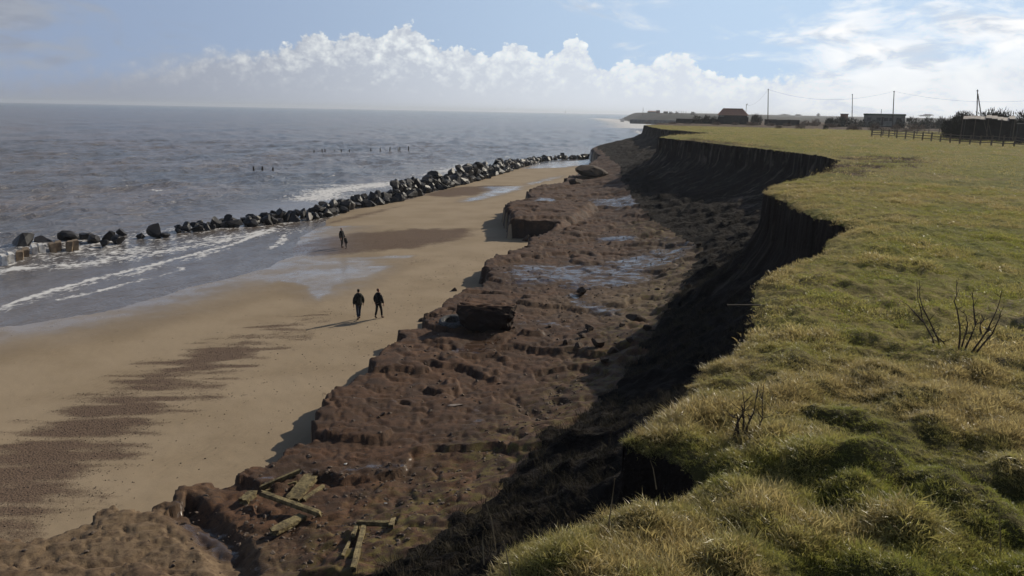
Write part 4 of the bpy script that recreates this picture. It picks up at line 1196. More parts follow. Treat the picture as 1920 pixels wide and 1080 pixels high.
# dry stalks by the near edge
stalks = [((1136, 1003), (1146, 950), (1153, 897), 'tall thin dry stalk standing in front of the dark shade'), ((930, 1010), (922, 975), (912, 946), 'pale stalk rising just left of the grass hump'),
          ((962, 1078), (950, 1040), (944, 1013), 'leaning pale stalk at the bottom tip of the grass'), ((1664, 880), (1662, 860), (1662, 838), 'short thin stalk above the dark tussocks'),
          ((1878, 1048), (1876, 1000), (1872, 952), 'thin stalk at the right near the bottom of the field'), ((1232, 898), (1225, 880), (1219, 862), 'fine stalk at the lip of the shaded notch'),
          ((908, 1036), (905, 1015), (906, 995), 'short crooked stalk at the slope below the grass')]
for a_, b_, c_, lab in stalks:
    d0 = math.hypot(*un(a_[0], a_[1], TOP))
    m_ = MB().tube([ray_at(*a_, d0) - Vector((0, 0, .1)), ray_at(*b_, d0 + .02), ray_at(*c_, d0 - .03)], [.006, .0045, .002], 5)
    o = m_.build('dry_stalk', M['stalk']); tag(o, lab, 'stalk', 'dry stalks standing along the near turf')

# ------------------------------------------------------------------ bare shrubs
def shrub(lab, base_px, stems, scale, off, rad=.011, twigs=5, seed=0):
    r = random.Random(seed)
    bp_ = ground_at(*base_px, TOP)
    d0 = math.hypot(bp_.x, bp_.y)
    root = thing('bare_shrub', lab, 'shrub', bp_)
    for st in stems:
        dep = r.uniform(-.25, .25)
        pts_ = [ray_at(off[0] + px / scale, off[1] + py / scale, d0 + dep * (i / len(st))) for i, (px, py) in enumerate(st)]
        # smooth a bit by midpoints with jitter
        P2 = []
        for p, q in zip(pts_[:-1], pts_[1:]):
            P2 += [p, (p + q) / 2 + Vector((r.uniform(-.012, .012), r.uniform(-.012, .012), r.uniform(-.01, .01)))]
        P2.append(pts_[-1])
        n = len(P2)
        if st[0][1] >= max(s_[0][1] for s_ in stems) - 80: P2[0] = P2[0] - Vector((0, 0, .06))
        m_ = MB().tube([p - bp_ for p in P2], [rad * (1 - .8 * i / (n - 1)) for i in range(n)], 6)
        for k in range(twigs):
            i = r.randint(1, n - 2); p = P2[i]
            dv = Vector((r.uniform(-1, 1), r.uniform(-1, 1), r.uniform(.2, 1.2))).normalized() * r.uniform(.04, .16)
            m_.tube([p - bp_, p + dv * .5 + Vector((r.uniform(-.01, .01), 0, 0)) - bp_, p + dv - bp_], [rad * .35, rad * .25, rad * .12], 4)
        m_.build('stem', M['bark'], root)
    return root
shrub('small bare shrub of upright twigs close to the cliff edge', (1398, 822), [[(155, 330), (180, 260), (215, 200), (205, 100)], [(215, 310), (240, 260), (265, 210), (290, 60)], [(275, 350), (295, 290), (310, 240), (320, 50)], [(185, 330), (180, 240), (130, 215)], [(200, 330), (212, 240), (200, 170)]], 2.842, (1320, 700), .015, 9, 1)
shrub('bare shrub leaning left, left one of the pair in the field', (1762, 648), [[(665, 810), (600, 650), (500, 450), (455, 300), (450, 130)], [(620, 795), (540, 640), (480, 520), (435, 330), (425, 160)], [(490, 560), (390, 450), (260, 340)], [(745, 840), (690, 760), (620, 690), (545, 600)], [(600, 650), (540, 520), (490, 420)]], 5.4, (1640, 500), .013, 6, 2)
shrub('wider fan shaped bare shrub, right one of the pair in the field', (1808, 664), [[(850, 840), (865, 680), (845, 500), (805, 350), (830, 260), (830, 130)], [(870, 850), (920, 680), (940, 570), (930, 500), (900, 440)], [(895, 860), (980, 700), (1020, 590), (1060, 490)],
      [(1020, 590), (1000, 400), (985, 260)], [(960, 870), (1090, 720), (1180, 560), (1250, 400), (1290, 220)], [(1020, 850), (1190, 680), (1260, 530), (1310, 400)], [(1080, 680), (1070, 580), (1120, 490)], [(1120, 670), (1200, 640)]], 5.4, (1640, 500), .014, 7, 3)

# ------------------------------------------------------------------ fences
def fence(lab, bases, h_px, d_of, group):
    pts_ = [Vector((*un(px, py, TOP), 0)) for px, py in bases]
    for p in pts_: p.z = hz_at(p.x, p.y)
    root = thing('post_and_rail_fence', lab, 'fence', pts_[0], 0, group)
    o0 = pts_[0]
    post_me = MB().box(-.075, .075, -.075, .075, -.3, 1.32)
    pm = mesh('post', post_me.v, post_me.f, M['fence'])
    for p in pts_:
        o = obj('post', pm, root, p - o0); o.rotation_euler = (RNG.uniform(-.03, .03), RNG.uniform(-.03, .03), RNG.uniform(0, .5)); o.scale = (1, 1, RNG.uniform(.95, 1.08))
    for p, q in zip(pts_[:-1], pts_[1:]):
        for hh in (.38, .76, 1.14):
            m_ = MB().beam(p - o0 + Vector((0, -.09, hh + RNG.uniform(-.03, .03))), q - o0 + Vector((0, -.09, hh + RNG.uniform(-.03, .03))), .05, .10)
            m_.build('rail', M['fence'], root)
    return root
fence('nearer grey post and rail fence crossing the far right of the field', [(1634.7, 256), (1651.7, 257), (1666, 258.2), (1681, 259.5), (1697, 260.7), (1712.5, 262), (1729, 263.5), (1745.5, 265), (1762.5, 266.5), (1781, 268), (1799, 269.3), (1818, 270.7), (1837.5, 272), (1858, 273.3), (1880, 274.5), (1901, 275.5), (1924, 276.5), (1948, 277.5)], 16, None, 'post and rail fences of the paddock')
fence('farther post and rail fence running behind the nearer one to the thicket', [(1634.0, 255.2), (1655, 254.4), (1677, 253.7), (1698, 253), (1719, 252.4), (1741, 251.8), (1760, 251.3), (1780, 250.9)], 14, None, 'post and rail fences of the paddock')

# ------------------------------------------------------------------ telegraph poles and wires
def pole(lab, px_top, py_top, px_base, d, brace=None):
    t0 = ray_at(px_top, py_top, d); b0 = ray_at(px_base, 232, d)
    zb_ = TOP
    base = Vector((b0.x, b0.y, zb_))
    root = thing('telegraph_pole', lab, 'pole', base, 0, 'telegraph poles beyond the field')
    t0 = t0 - base
    MB().tube([(0, 0, -.5), t0 * .5, t0], [.17, .15, .12], 8).build('shaft', M['pole'], root)
    MB().box(t0.x - .28, t0.x + .28, t0.y - .05, t0.y + .05, t0.z - .42, t0.z - .30).build('crossarm', M['pole'], root)
    m_ = MB()
    for sx_ in (-.22, .22): m_.tube([(t0.x + sx_, t0.y, t0.z - .30), (t0.x + sx_, t0.y, t0.z - .16)], [.035, .025], 6)
    m_.build('insulator', M['cream'], root)
    if brace:
        q = ray_at(brace[0], brace[1], d) - base; e2 = ray_at(brace[2], brace[3], d) - base
        dirn = (e2 - q) / (q.z - e2.z)
        MB().tube([q, q + dirn * (q.z + .3)], [.13, .14], 8).build('brace', M['pole'], root)
    return base + t0
pA = pole('leftmost telegraph pole, nearest the tiled cottage', 1440.5, 166.5, 1440, 300)
pB = pole('shorter telegraph pole standing beside the brown scrub', 1598.3, 176, 1598, 345)
pC = pole('telegraph pole in front of the long green roofed cabin', 1676.5, 170, 1674.5, 285)
pD = pole('telegraph pole with a slanting brace behind the thicket', 1833, 168, 1833, 260, (1833.5, 176, 1838, 205))
def wire(lab, a_, b_, sag, r=.022):
    pts_ = []
    for i in range(25):
        t = i / 24
        p = a_.lerp(b_, t); p.z -= sag * 4 * t * (1 - t); pts_.append(p)
    o = MB().tube(pts_, [r] * 25, 5).build('overhead_wire', M['wire'])
    tag(o, lab, 'wire')
zc_ = lambda v, dz_: v + Vector((0, 0, dz_))
wire('sagging overhead wire between the leftmost pole and the pole at the cabin', zc_(pA, -.2), zc_(pC, -.2), 3.0)
wire('overhead wire running right from the cabin pole past the braced pole', zc_(pC, -.2), ray_at(2080, 170, 262), 3.0)
wire('service wire slanting from the leftmost pole down to the cottage', zc_(pA, -.2), ray_at(1397, 197, 330), 1.9, .016)

# ------------------------------------------------------------------ cottage
def Pd(px, py, d): return ray_at(px, py, d)
def cottage():
    d = 330.0
    L_, R_ = Pd(1345, 215, d), Pd(1404, 215, d)
    base = Vector(((L_.x + R_.x) / 2, (L_.y + R_.y) / 2, TOP))
    ang = math.atan2(R_.y - L_.y, R_.x - L_.x)
    W = (R_ - L_).length; ev = L_.z - TOP; rg = Pd(1372, 203.6, d).z - TOP
    root = thing('cottage', 'low cottage with brown hipped tiled roof behind a dark boundary fence', 'house', base, ang)
    dp = 12.0
    MB().box(-W / 2 + .5, W / 2 - .5, .3, dp - .3, -.2, ev).build('wall', M['darkwall'], root)
    hw = Pd(1384, 203, d).x - Pd(1351, 203, d).x
    v = [(-W / 2, 0, ev - .15), (W / 2, 0, ev - .15), (W / 2, dp, ev - .15), (-W / 2, dp, ev - .15), (-hw / 2 - .8, dp / 2, rg), (hw / 2 + .4, dp / 2, rg),
         (-W / 2, 0, ev), (W / 2, 0, ev), (W / 2, dp, ev), (-W / 2, dp, ev)]
    f = [(0, 1, 7, 6), (1, 2, 8, 7), (2, 3, 9, 8), (3, 0, 6, 9), (6, 7, 5, 4), (7, 8, 5), (8, 9, 4, 5), (9, 6, 4), (3, 2, 1, 0)]
    rf = obj('roof', mesh('roof', v, f, M['tile']), root)
    m_ = MB()
    for i in range(1, 7):
        t = i / 7
        z = ev + (rg - ev) * t; y = dp / 2 * t
        x0 = -W / 2 + (W / 2 - hw / 2 - .8) * t; x1 = W / 2 - (W / 2 - hw / 2 - .4) * t
        m_.box(x0, x1, y - .06, y + .02, z + .0, z + .09)
    m_.build('tile_course', M['tile'], rf)
    MB().box(-hw / 2 - .8, hw / 2 + .4, dp / 2 - .12, dp / 2 + .12, rg - .05, rg + .14).build('ridge', M['brick'], rf)
    cx_ = (1396.5 - 1374.5) * d / F_PX
    MB().tube([(cx_, dp / 2, ev), (cx_, dp / 2, rg + 1.9)], [.10, .09], 7).box(cx_ - .1, cx_ + .5, dp / 2 - .1, dp / 2 + .1, rg + 1.7, rg + 1.95).build('aerial_mast', M['cream'], root)
    MB().box(-W / 2 + .8, -W / 2 + 2.6, .2, .27, ev - 1.0, ev - .15).build('window', M['cream'], root)
    for x_ in (-2, .8, 3.2): MB().box(x_, x_ + 1.1, .22, .27, ev - 1.9, ev - .8).build('window', M['glass'], root)
cottage()

def board_fence(lab, x0, x1, yt, yb, d, mat='darkwall', pan=8.0):
    A, B = Pd(x0, yt, d), Pd(x1, yt, d)
    base = Vector((A.x, A.y, TOP)); ang = math.atan2(B.y - A.y, B.x - A.x); W = (B - A).length; h = A.z - TOP
    root = thing('boundary_fence', lab, 'fence', base, ang)
    n = max(2, int(W / pan))
    for i in range(n):
        hh = h * RNG.uniform(.93, 1.04)
        MB().box(W * i / n + .05, W * (i + 1) / n - .05, 0, .15, -.2, hh).build('panel', M[mat], root)
        MB().box(W * i / n - .05, W * i / n + .05, -.05, .2, -.2, hh + .15).build('post', M[mat], root)
board_fence('dark boundary fence reaching left from the cottage towards the sea', 1268, 1346, 222, 229, 322, pan=3.0)
board_fence('dark boundary fence in front of the cottage', 1346, 1404, 219, 229, 320, pan=2.5)
board_fence('low dark wall right of the leftmost pole', 1434, 1500, 223.5, 230, 322, pan=3.5)

# long cabin with a green roof
def cabin():
    d = 335.0
    L_, R_ = Pd(1620, 216, d), Pd(1698, 216, d)
    base = Vector((L_.x, L_.y, TOP)); ang = math.atan2(R_.y - L_.y, R_.x - L_.x)
    W = (R_ - L_).length; ev = L_.z - TOP; rg = Pd(1660, 213.4, d).z - TOP
    root = thing('mobile_home', 'long pale mobile home with flat green roof behind the scrub', 'mobile home', base, ang)
    MB().box(0, W, 0, 5, .4, ev).build('body', M['cream'], root)
    MB().box(-.2, W + .2, -.2, 5.2, ev, rg).build('roof', M['green_roof'], root)
    MB().tube([(W * .41, 2.5, rg), (W * .41, 2.5, rg + 1.7)], [.09, .09], 6).build('flue', M['cream'], root)
    for x_, w_ in ((1.2, 1.4), (4.4, 1.5), (7.0, 1.4), (8.8, 1.2), (11.2, 1.6), (14.5, 1.4)):
        MB().box(x_, x_ + w_, -.06, -.01, ev - 2.0, ev - .8).build('window', M['glass'], root)
    MB().box(5.8 + .3, 6.8, -.06, -.01, .6, ev - .6).build('door', M['darkwall'], root)
    MB().box(0, W, .1, .2, -.2, .4).build('skirt', M['darkwall'], root)
cabin()
d = 380.0; A = Pd(1580, 220, d); B = Pd(1589, 213.3, d)
root = thing('brick_hut', 'small red brick hut on the skyline above the scrub', 'hut', (A.x, A.y, TOP), 0)
MB().box(0, (1589 - 1580) * d / F_PX, 0, 2.5, 0, B.z - TOP - .3).build('wall', M['brick'], root)
MB().box(-.15, (1589 - 1580) * d / F_PX + .15, -.2, 2.7, B.z - TOP - .3, B.z - TOP).build('roof', M['darkwall'], root)

# ------------------------------------------------------------------ scrub and thicket
def bush_mesh(seed, n, mat, twig=.5, wd=.05, spiky=.3):
    r = random.Random(seed)
    v = []; f = []
    lobes = [(r.uniform(-.6, .6), r.uniform(-.4, .4), r.uniform(.15, .55), r.uniform(.28, .5)) for _ in range(8)] + [(0, 0, .3, .62)]
    for i in range(n):
        lx_, ly_, lz_, lr = lobes[r.randrange(len(lobes))]
        dv = Vector((r.gauss(0, 1), r.gauss(0, 1), r.gauss(0, 1))).normalized() * lr * r.uniform(.55, 1.0)
        p = Vector((lx_, ly_, lz_)) + dv
        if p.z < 0: p.z = abs(p.z) * .5
        ax_ = (dv.normalized() + Vector((r.uniform(-1, 1), r.uniform(-1, 1), r.uniform(0, 1.4))) * .8).normalized()
        L = twig * r.uniform(.4, 1) * (1 + spiky * (p.z > .6))
        sd = ax_.orthogonal().normalized(); sd.rotate(Matrix.Rotation(r.uniform(0, 6.28), 3, ax_))
        w_ = wd * r.uniform(.5, 1.2)
        n0 = len(v)
        v += [p - sd * w_, p + sd * w_, p + ax_ * L * .5 + sd * w_ * .8, p + ax_ * L]
        f += [(n0, n0 + 1, n0 + 2), (n0, n0 + 2, n0 + 3)]
    # woody stems from the ground
    me = mesh('crown', v, f, mat)
    return me
def stems_mesh(seed, mat):
    r = random.Random(seed); m_ = MB()
    for i in range(6):
        a = r.uniform(0, 6.28)
        m_.tube([(.08 * math.cos(a), .08 * math.sin(a), -.05), (.3 * math.cos(a), .25 * math.sin(a), .3), (.5 * math.cos(a), .35 * math.sin(a), .62)], [.03, .02, .01], 5)
    return mesh('stem', m_.v, m_.f, mat)
core_bm = bmesh.new(); bmesh.ops.create_icosphere(core_bm, subdivisions=3, radius=.5)
for v_ in core_bm.verts:
    v_.co *= 1 + .25 * fbm(np.array([v_.co.x * 4]), np.array([v_.co.y * 4 + v_.co.z * 5]), 1, 3, 9)[0]; v_.co.z = v_.co.z * .72 + .3; v_.co.x *= 1.25
TH = [bush_mesh(50 + i, 5200, M['thicket'], .12, .018, .3) for i in range(3)]
TS = stems_mesh(1, M['thicket'])
SC = [bush_mesh(60 + i, 900, M['scrubm'], .30, .022, .6) for i in range(3)]
SD = [bush_mesh(70 + i, 1400, M['thicket'], .26, .028, .5) for i in range(2)]
SS = stems_mesh(2, M['scrubm'])
def bush(name, lab, cat, px, py_top, w_px, d, crowns, stems, group=None, depth=.8):
    p = Pd(px, py_top, d)
    h = p.z - TOP
    root = thing(name, lab, cat, (p.x, p.y, TOP - .1), RNG.uniform(-.2, .2), group)
    w_ = w_px / F_PX * d
    for me_, nm in ((crowns[RNG.randrange(len(crowns))], 'crown'), (stems, 'stem')):
        o = obj(nm, me_, root); o.scale = (w_ / 2.1, w_ / 2.1 * depth, h / 0.93)
    return root
th = [(1788, 217, 50, 'low left shoulder of the dark thicket, nearest the cabin side'), (1812, 209, 60, 'dark thicket bush left of the braced pole'), (1846, 204.5, 66, 'tallest dark thicket bush right of the braced pole'),
      (1882, 204, 62, 'dark thicket bush behind the right part of the shed'), (1915, 204, 60, 'dark thicket bush above the second pale roof'), (1955, 203, 70, 'dark thicket bush cut off by the right picture border')]
for i, (px, py, w, lab) in enumerate(th):
    bush('thicket_bush', lab, 'bush', px, py, w, 168 + (i % 2) * 5, TH, TS, 'bushes of the dark thicket')
    r2 = bush('thicket_bush', lab.replace('bush', 'growth').replace('shoulder', 'underside') + ', its lower front part', 'bush', px + 4, py + 17, w * .95, 160, TH, TS, 'bushes of the dark thicket')
sc = []
r = random.Random(5)
names = {0: 'tangle', 1: 'clump', 2: 'mound'}
spots = [(1215, 229, 20, 0), (1240, 230, 22, 0), (1262, 228, 22, 0), (1290, 230, 24, 0), (1315, 218, 34, 1), (1332, 217, 26, 1), (1420, 214.5, 30, 1), (1345, 228, 26, 0), (1378, 229, 22, 0), (1410, 228, 24, 0), (1445, 230, 26, 0),
         (1478, 231, 26, 0), (1512, 226, 30, 0), (1532, 224, 26, 0), (1560, 221, 34, 1), (1582, 219, 40, 1), (1608, 223, 30, 1), (1560, 231, 30, 0), (1600, 232, 26, 0), (1640, 226, 30, 1), (1690, 225, 30, 1), (1722, 221.5, 36, 1), (1752, 221, 36, 1), (1775, 221, 30, 1), (1640, 232, 26, 0), (1680, 233, 26, 0), (1720, 233, 30, 0), (1549, 235, 12, 1), (1606, 236, 20, 0), (1500, 233, 20, 0), (1460, 234, 20, 0), (1655, 238, 26, 0), (1700, 239, 22, 0)]
land = [(1240, 'near the headland edge'), (1300, 'before the long dark boundary fence'), (1345, 'left of the cottage'), (1405, 'in front of the cottage'), (1436, 'between cottage and leftmost pole'), (1500, 'before the low dark wall'), (1545, 'midway between the two left poles'), (1596, 'left of the shorter pole'), (1625, 'right of the shorter pole'), (1665, 'before the mobile home'), (1700, 'at the right end of the mobile home'), (1800, 'between mobile home and thicket')]
cnt = {}
for i, (px, py, w, k) in enumerate(spots):
    where = next(l for lim, l in land if px <= lim)
    d_s = 318 if py < 228 else (290 if py < 232 else 235)
    tone_ = 'dark' if k else 'brown dead'
    row = 'back row' if py < 228 else ('middle row' if py < 232 else 'front row')
    kk = (tone_, where, row); cnt[kk] = cnt.get(kk, 0) + 1
    extra = '' if cnt[kk] == 1 else ', further right'
    if cnt[kk] > 2: extra = ', far right'
    bush('scrub_bush', f'{tone_} scrub bush {where}, {row}{extra}', 'bush', px, py, w, d_s, SD if k else SC, SS, 'scrub bushes along the far side of the field')

# open shed with pale sheet roof in front of the thicket
def shed():
    d = 150.0
    L_, R_ = Pd(1801, 256, d), Pd(1899, 256, d)
    zt_ = Pd(1850, 221, d).z
    base = Vector((L_.x, L_.y, TOP)); ang = math.atan2(R_.y - L_.y, R_.x - L_.x); W = (R_ - L_).length; h = zt_ - TOP
    root = thing('field_shelter', 'open dark field shelter with sagging pale sheet roof before the thicket', 'shed', base, ang)
    for i in range(9):
        x0, x1 = W * i / 9, W * (i + 1) / 9
        sag = .03 * math.sin(i * 1.9) + .10 * math.sin(math.pi * (i + .5) / 9)
        o = MB().box(x0 + .01, x1 - .01, -.25, 3.4, 0, .09).build('roof_sheet', M['tin'], root, (0, 0, h - .30 + sag)); o.rotation_euler = (.13, RNG.uniform(-.03, .03), 0)
    for i in range(5): MB().box(W * i / 4 - .07, W * i / 4 + .07, 0, .14, -.2, h - .1).build('post', M['fence'], root)
    for i in range(16): MB().box(W * i / 16 + .01, W * (i + 1) / 16 - .01, 3.1, 3.16, -.1, h - .1).build('board', M['darkwall'], root)
    for x_ in (.3, W - .3): MB().box(x_ - .04, x_ + .04, .2, 3.05, -.1, h - .2).build('side_wall', M['darkwall'], root)
    MB().beam((W * .40, -.15, h - .3), (W * .56, -.3, .1), .08, .08).build('leaning_pole', M['fence'], root)
    MB().beam((W * .52, -.15, h * .7), (W * .62, -.4, .1), .06, .06).build('leaning_pole', M['fence'], root)
shed()
d = 140.0
A = Pd(1910, 232, d)
root = thing('small_shelter', 'second smaller shelter with pale roof at the right picture border', 'shed', (A.x, A.y, TOP), -.5)
MB().box(-.1, 2.9, -.1, 2.6, A.z - TOP, A.z - TOP + .08).build('roof', M['tin'], root)
MB().box(0, 2.8, 0, 2.5, -.1, A.z - TOP).build('wall', M['darkwall'], root)

# ------------------------------------------------------------------ far coast details
def far_box(name, lab, cat, x0, x1, yt, yb, d, mat, depth=6, roof=None, group=None):
    A, B = Pd(x0, yb, d), Pd(x1, yb, d); T = Pd(x0, yt, d)
    h = T.z - A.z; W = (x1 - x0) * d / F_PX
    root = thing(name, lab, cat, (A.x, A.y, A.z - 1.0), -math.atan2(A.x, A.y), group)
    if roof:
        rh = h * .45
        MB().box(0, W, 0, depth, 0, 1 + h - rh).build('wall', M[mat], root)
        z0_ = 1 + h - rh
        v = [(-.3, -.3, z0_), (W + .3, -.3, z0_), (W + .3, depth + .3, z0_), (-.3, depth + .3, z0_), (.4, depth / 2, z0_ + rh), (W - .4, depth / 2, z0_ + rh)]
        obj('roof', mesh('roof', v, [(0, 1, 5, 4), (2, 3, 4, 5), (1, 2, 5), (3, 0, 4), (3, 2, 1, 0)], M[roof]), root)
    else:
        MB().box(0, W, 0, depth, 0, 1 + h).build('wall', M[mat], root)
    return root
far_box('house', 'long low house on the ridge of the far headland', 'house', 1214, 1229, 207.6, 211, 1250, 'cream', 9, 'tile')
far_box('house', 'gabled house at the right of the long low one on the far ridge', 'house', 1230, 1237, 206.6, 211, 1240, 'brick', 9, 'darkwall')
far_box('house', 'dark small house further right along the far ridge', 'house', 1244, 1252, 208.6, 211.6, 1230, 'darkwall', 9, 'darkwall')
far_box('sea_hut', 'pale block building on the far beach at the foot of the cliffs', 'building', 1163, 1170, 222.5, 227, 980, 'block_white', 8)
wl = far_box('sea_wall', 'grey sea defence wall running along the far beach', 'wall', 1181, 1266, 224.0, 229.5, 700, 'wall', 4)
for i, px in enumerate((1205.5, 1273, 1277.5, 1281, 1286, 1060)):
    d = 1150 if px > 1100 else 5200
    A = Pd(px, 211 if px > 1100 else 211, d); T = Pd(px, (201.5, 207.3, 208, 208.3, 208.5, 208.6)[i], d)
    o = MB().tube([(0, 0, -4), (0, 0, T.z - A.z)], [.35 if px > 1100 else 1.6, .2 if px > 1100 else 1.2], 6).build('mast' if px > 1100 else 'sea_tower', M['darkwall'], None, A)
    tag(o, ('tallest thin mast on the far headland ridge', 'leftmost of the four short masts on the far ridge', 'second of the four short masts on the far ridge', 'third of the four short masts on the far ridge', 'rightmost of the four short masts on the far ridge', 'tiny tower standing out at sea on the horizon')[i], 'mast' if px > 1100 else 'tower')
tb = [bush_mesh(80 + i, 500, M['thicket'], .3, .05, .3) for i in range(2)]
for i, (px, pt, w, dd, lab) in enumerate([(1258, 209, 10, 1200, 'dark tree right of the small dark house on the far ridge'), (1268, 208.4, 8, 1200, 'small tree left of the short masts on the far ridge'), (1300, 209.5, 12, 1150, 'tree at the right end of the far ridge'),
        (1470, 213.5, 26, 2300, 'hazy distant copse between the two left poles'), (1498, 214.2, 16, 2300, 'thin distant copse right of the hazy copse'), (1534, 212.0, 8, 1900, 'single distant tree rising midway between the two left poles'),
        (1742, 213.8, 24, 2300, 'hazy distant copse just left of the thicket'), (1728, 215.3, 14, 2300, 'low pale copse right of the mobile home on the skyline')]):
    b_ = Pd(px, 218, dd); T = Pd(px, pt, dd)
    root = thing('distant_tree', lab, 'tree', b_)
    o = obj('crown', tb[i % 2], root); w_ = w / F_PX * dd; o.scale = (w_ / 2.1, w_ / 2.6, (T.z - b_.z) / 1.0)

# ------------------------------------------------------------------ people
def skin_mesh(name, nodes, edges, mat, sub=1):
    me = bpy.data.meshes.new(name + '_cage')
    me.from_pydata([tuple(n_[0]) for n_ in nodes], edges, [])
    o = bpy.data.objects.new(name + '_cage', me)
    C.objects.link(o)
    md = o.modifiers.new('skin', 'SKIN'); md.use_smooth_shade = True
    for i, n_ in enumerate(nodes):
        rr_ = n_[1]
        me.skin_vertices[0].data[i].radius = rr_ if isinstance(rr_, tuple) else (rr_, rr_)
        me.skin_vertices[0].data[i].use_root = (i == 0)
    ms = o.modifiers.new('sub', 'SUBSURF'); ms.levels = sub; ms.render_levels = sub
    dg = bpy.context.evaluated_depsgraph_get(); dg.update()
    res = bpy.data.meshes.new_from_object(o.evaluated_get(dg))
    bpy.data.objects.remove(o)
    res.name = name; res.materials.clear(); res.materials.append(mat); res.shade_smooth()
    return res

def person(lab, loc, rz, hgt=1.75, stride=.22, coat='coat_black', legs='jeans', hair='hair_dark', coat_len=.82, hood=False, arm=(.10, .16), group=None, bend=0.0, bulk=1.12):
    """adult figure, facing local -Y; stride moves the feet fore and aft"""
    root = thing('person', lab, 'person', loc, rz, group)
    k = hgt / 1.75
    S = lambda x, y, z: Vector((x, y, z)) * k
    hipz, kz, az_ = .92, .50, .09
    fy = [-stride, stride]
    nodes = [(S(0, 0, .95), (.125 * k, .10 * k)), (S(0, -bend * .1, 1.15), (.125 * k, .09 * k)), (S(0, -bend * .25, 1.36), (.15 * k, .10 * k)), (S(0, -bend * .35, 1.47), (.07 * k, .065 * k)),
             (S(0, -.01 - bend * .4, 1.53), .052 * k), (S(0, -.02 - bend * .42, 1.60), (.068 * k, .078 * k)), (S(0, -.02 - bend * .43, 1.68), (.074 * k, .088 * k)), (S(0, -.01 - bend * .43, 1.735), (.045 * k, .055 * k))]
    edges = [(0, 1), (1, 2), (2, 3), (3, 4), (4, 5), (5, 6), (6, 7)]
    arms = []
    for s, swing in ((-1, arm[0]), (1, -arm[1])):
        b = len(nodes)
        nodes += [(S(s * .16, -bend * .3, 1.41), .062 * k), (S(s * .265, .03 - bend * .3 - swing * .3, 1.14), .045 * k), (S(s * .30, -.03 - bend * .35 - swing, .90), .032 * k), (S(s * .31, -.05 - bend * .35 - swing, .83), (.022 * k, .036 * k))]
        edges += [(2, b), (b, b + 1), (b + 1, b + 2), (b + 2, b + 3)]
        arms.append([nodes[b][0], nodes[b + 1][0], nodes[b + 2][0]])
        h_ = nodes[b + 3][0]; hi = b + 3
        for q, (dy, ln) in enumerate(((-.030, .070), (-.010, .080), (.010, .076), (.028, .060))):
            c0 = len(nodes)
            nodes += [(h_ + S(0, dy, -.035), .009 * k), (h_ + S(-s * .008, dy, -.035 - ln * .55), .0085 * k), (h_ + S(-s * .022, dy, -.035 - ln), .007 * k)]
            edges += [(hi, c0), (c0, c0 + 1), (c0 + 1, c0 + 2)]
        c0 = len(nodes)
        nodes += [(h_ + S(-s * .006, -.042, .005), .010 * k), (h_ + S(-s * .012, -.062, -.035), .009 * k)]
        edges += [(hi, c0), (c0, c0 + 1)]
    legp = []
    for s, f_ in ((-1, fy[0]), (1, fy[1])):
        b = len(nodes)
        lift = .0 if f_ < 0 else .05
        nodes += [(S(s * .09, 0, hipz - .04), .082 * k), (S(s * .095, f_ * .5 - .05, kz), .055 * k), (S(s * .095, f_, az_ + lift), .038 * k), (S(s * .105, f_ - .06, .045 + lift * .6), (.042 * k, .032 * k)), (S(s * .115, f_ - .17, .03), (.036 * k, .024 * k))]
        edges += [(0, b), (b, b + 1), (b + 1, b + 2), (b + 2, b + 3), (b + 3, b + 4)]
        legp.append([nodes[b + j][0] for j in range(5)])
    obj('body', skin_mesh('body', nodes, edges, M['skin']), root)
    # trousers
    tn = [(S(0, 0, .97), (.14 * k, .115 * k))]; te = []
    for L in legp:
        b = len(tn)
        tn += [(L[0], .098 * k), (L[1], .072 * k), (L[2] + Vector((0, 0, .03)), .060 * k)]
        te += [(0, b), (b, b + 1), (b + 1, b + 2)]
    obj('trousers', skin_mesh('trousers', tn, te, M[legs]), root)
    for L in legp:
        obj('boot', skin_mesh('boot', [(L[2] + Vector((0, 0, .05)), .052 * k), (L[2] + Vector((0, 0, -.02)), .055 * k), (L[3], (.055 * k, .045 * k)), (L[4], (.05 * k, .034 * k))], [(0, 1), (1, 2), (2, 3)], M['boots']), root)
    cn = [(S(0, 0, coat_len), (.205 * k, .165 * k)), (S(0, 0, 1.0), (.185 * k, .14 * k)), (S(0, -bend * .1, 1.18), (.165 * k, .12 * k)), (S(0, -bend * .25, 1.36), (.175 * k, .12 * k)), (S(0, -bend * .33, 1.47), (.105 * k, .09 * k)), (S(0, -bend * .38, 1.53), (.075 * k, .075 * k))]
    cn = [(c_[0], (c_[1][0] * bulk, c_[1][1] * bulk)) for c_ in cn]
    ce = [(0, 1), (1, 2), (2, 3), (3, 4), (4, 5)]
    for A_ in arms:
        b = len(cn)
        cn += [(A_[0], .09 * k * bulk), (A_[1], .078 * k * bulk), (A_[2], .060 * k)]
        ce += [(3, b), (b, b + 1), (b + 1, b + 2)]
    obj('coat', skin_mesh('coat', cn, ce, M[coat]), root)
    bz = -bend * .43
    hn = [(S(0, .045 + bz, 1.56), (.075 * k, .065 * k)), (S(0, .02 + bz, 1.69), (.088 * k, .090 * k)), (S(0, .0 + bz, 1.75), (.06 * k, .07 * k))]
    obj('hood' if hood else 'hair', skin_mesh('hair', hn, [(0, 1), (1, 2)], M[coat] if hood else M[hair]), root)
    # a face: nose, eyes and mouth on the -Y side
    fy_ = -.105 + bz
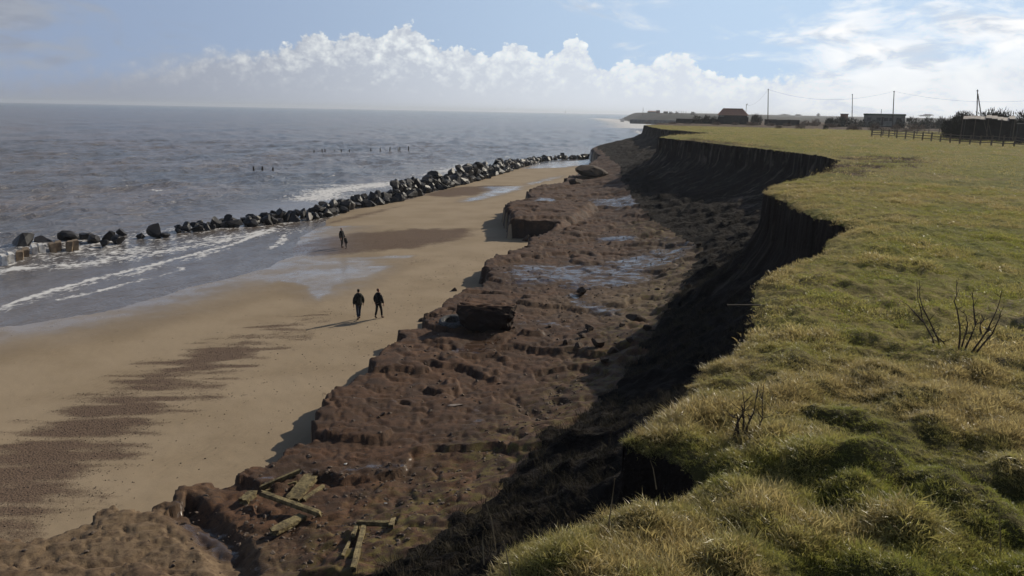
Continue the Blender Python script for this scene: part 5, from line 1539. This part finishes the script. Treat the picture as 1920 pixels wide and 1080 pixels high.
    MB().tube([S(0, fy_ + .02, 1.67), S(0, fy_ - .008, 1.635)], [.010 * k, .015 * k], 6).build('nose', M['skin'], root)
    for s in (-1, 1): MB().box(*(k * q for q in (s * .032 - .011, s * .032 + .011, fy_ + .012, fy_ + .024, 1.662, 1.672))).build('eye', M['hair_dark'], root)
    MB().box(*(k * q for q in (-.024, .024, fy_ + .014, fy_ + .026, 1.598, 1.606))).build('mouth', M['brick'], root)
    return root
p = ground_at(673, 599.5, -.2)
person('walker in dark hooded coat and blue jeans, left of the walking pair', (p.x, p.y, p.z), math.pi + .45, 1.80, .22, 'coat_green', 'jeans', hood=True, coat_len=.78, bulk=1.2)
p = ground_at(710, 597, -.2)
person('walker in black jacket and slim trousers, bareheaded, right of the walking pair', (p.x, p.y, p.z), math.pi - .5, 1.76, .18, 'coat_black', 'trousers', 'hair_red', coat_len=.88, arm=(.04, -.05))
p = ground_at(641, 464, -.5)
person('adult in bulky black clothes standing beside a child near the surf', (p.x, p.y, p.z), 1.2, 1.76, .05, 'coat_black', 'trousers', hood=True, coat_len=.78, arm=(.1, -.1), bulk=1.4)
p = ground_at(649.5, 466.5, -.5)
person('small child in black coat leaning forward beside the standing adult', (p.x, p.y, p.z), -1.9, 1.12, .06, 'coat_black', 'trousers', hood=True, coat_len=.72, bend=.5, bulk=1.5)

# low brown weeds standing in the field's rough patches
k = np.nonzero((reg == 0) & (scrub > 0.45) & (D['rr'] < 330))[0]
k = NR.choice(k, 9000)
def weed_tuft(seed):
    me = tuft_mesh(seed, 16, 0.22, 0.5, 0.6, 0.018)
    me.materials.clear(); me.materials.append(M['scrubm'])
    return me
scatter('rough_weeds', np.stack([gx[k] + NR.uniform(-.3, .3, len(k)), gy[k] + NR.uniform(-.3, .3, len(k)), co[k, 2] - .03], -1), NR.uniform(.3, 1.0, len(k)), [weed_tuft(985 + i) for i in range(3)], M['scrubm'],
        'brown dead weeds in the rough parts of the field', None, np.stack([NR.normal(0, .3, len(k)), NR.normal(0, .3, len(k)), NR.uniform(0, 6.28, len(k))], -1))
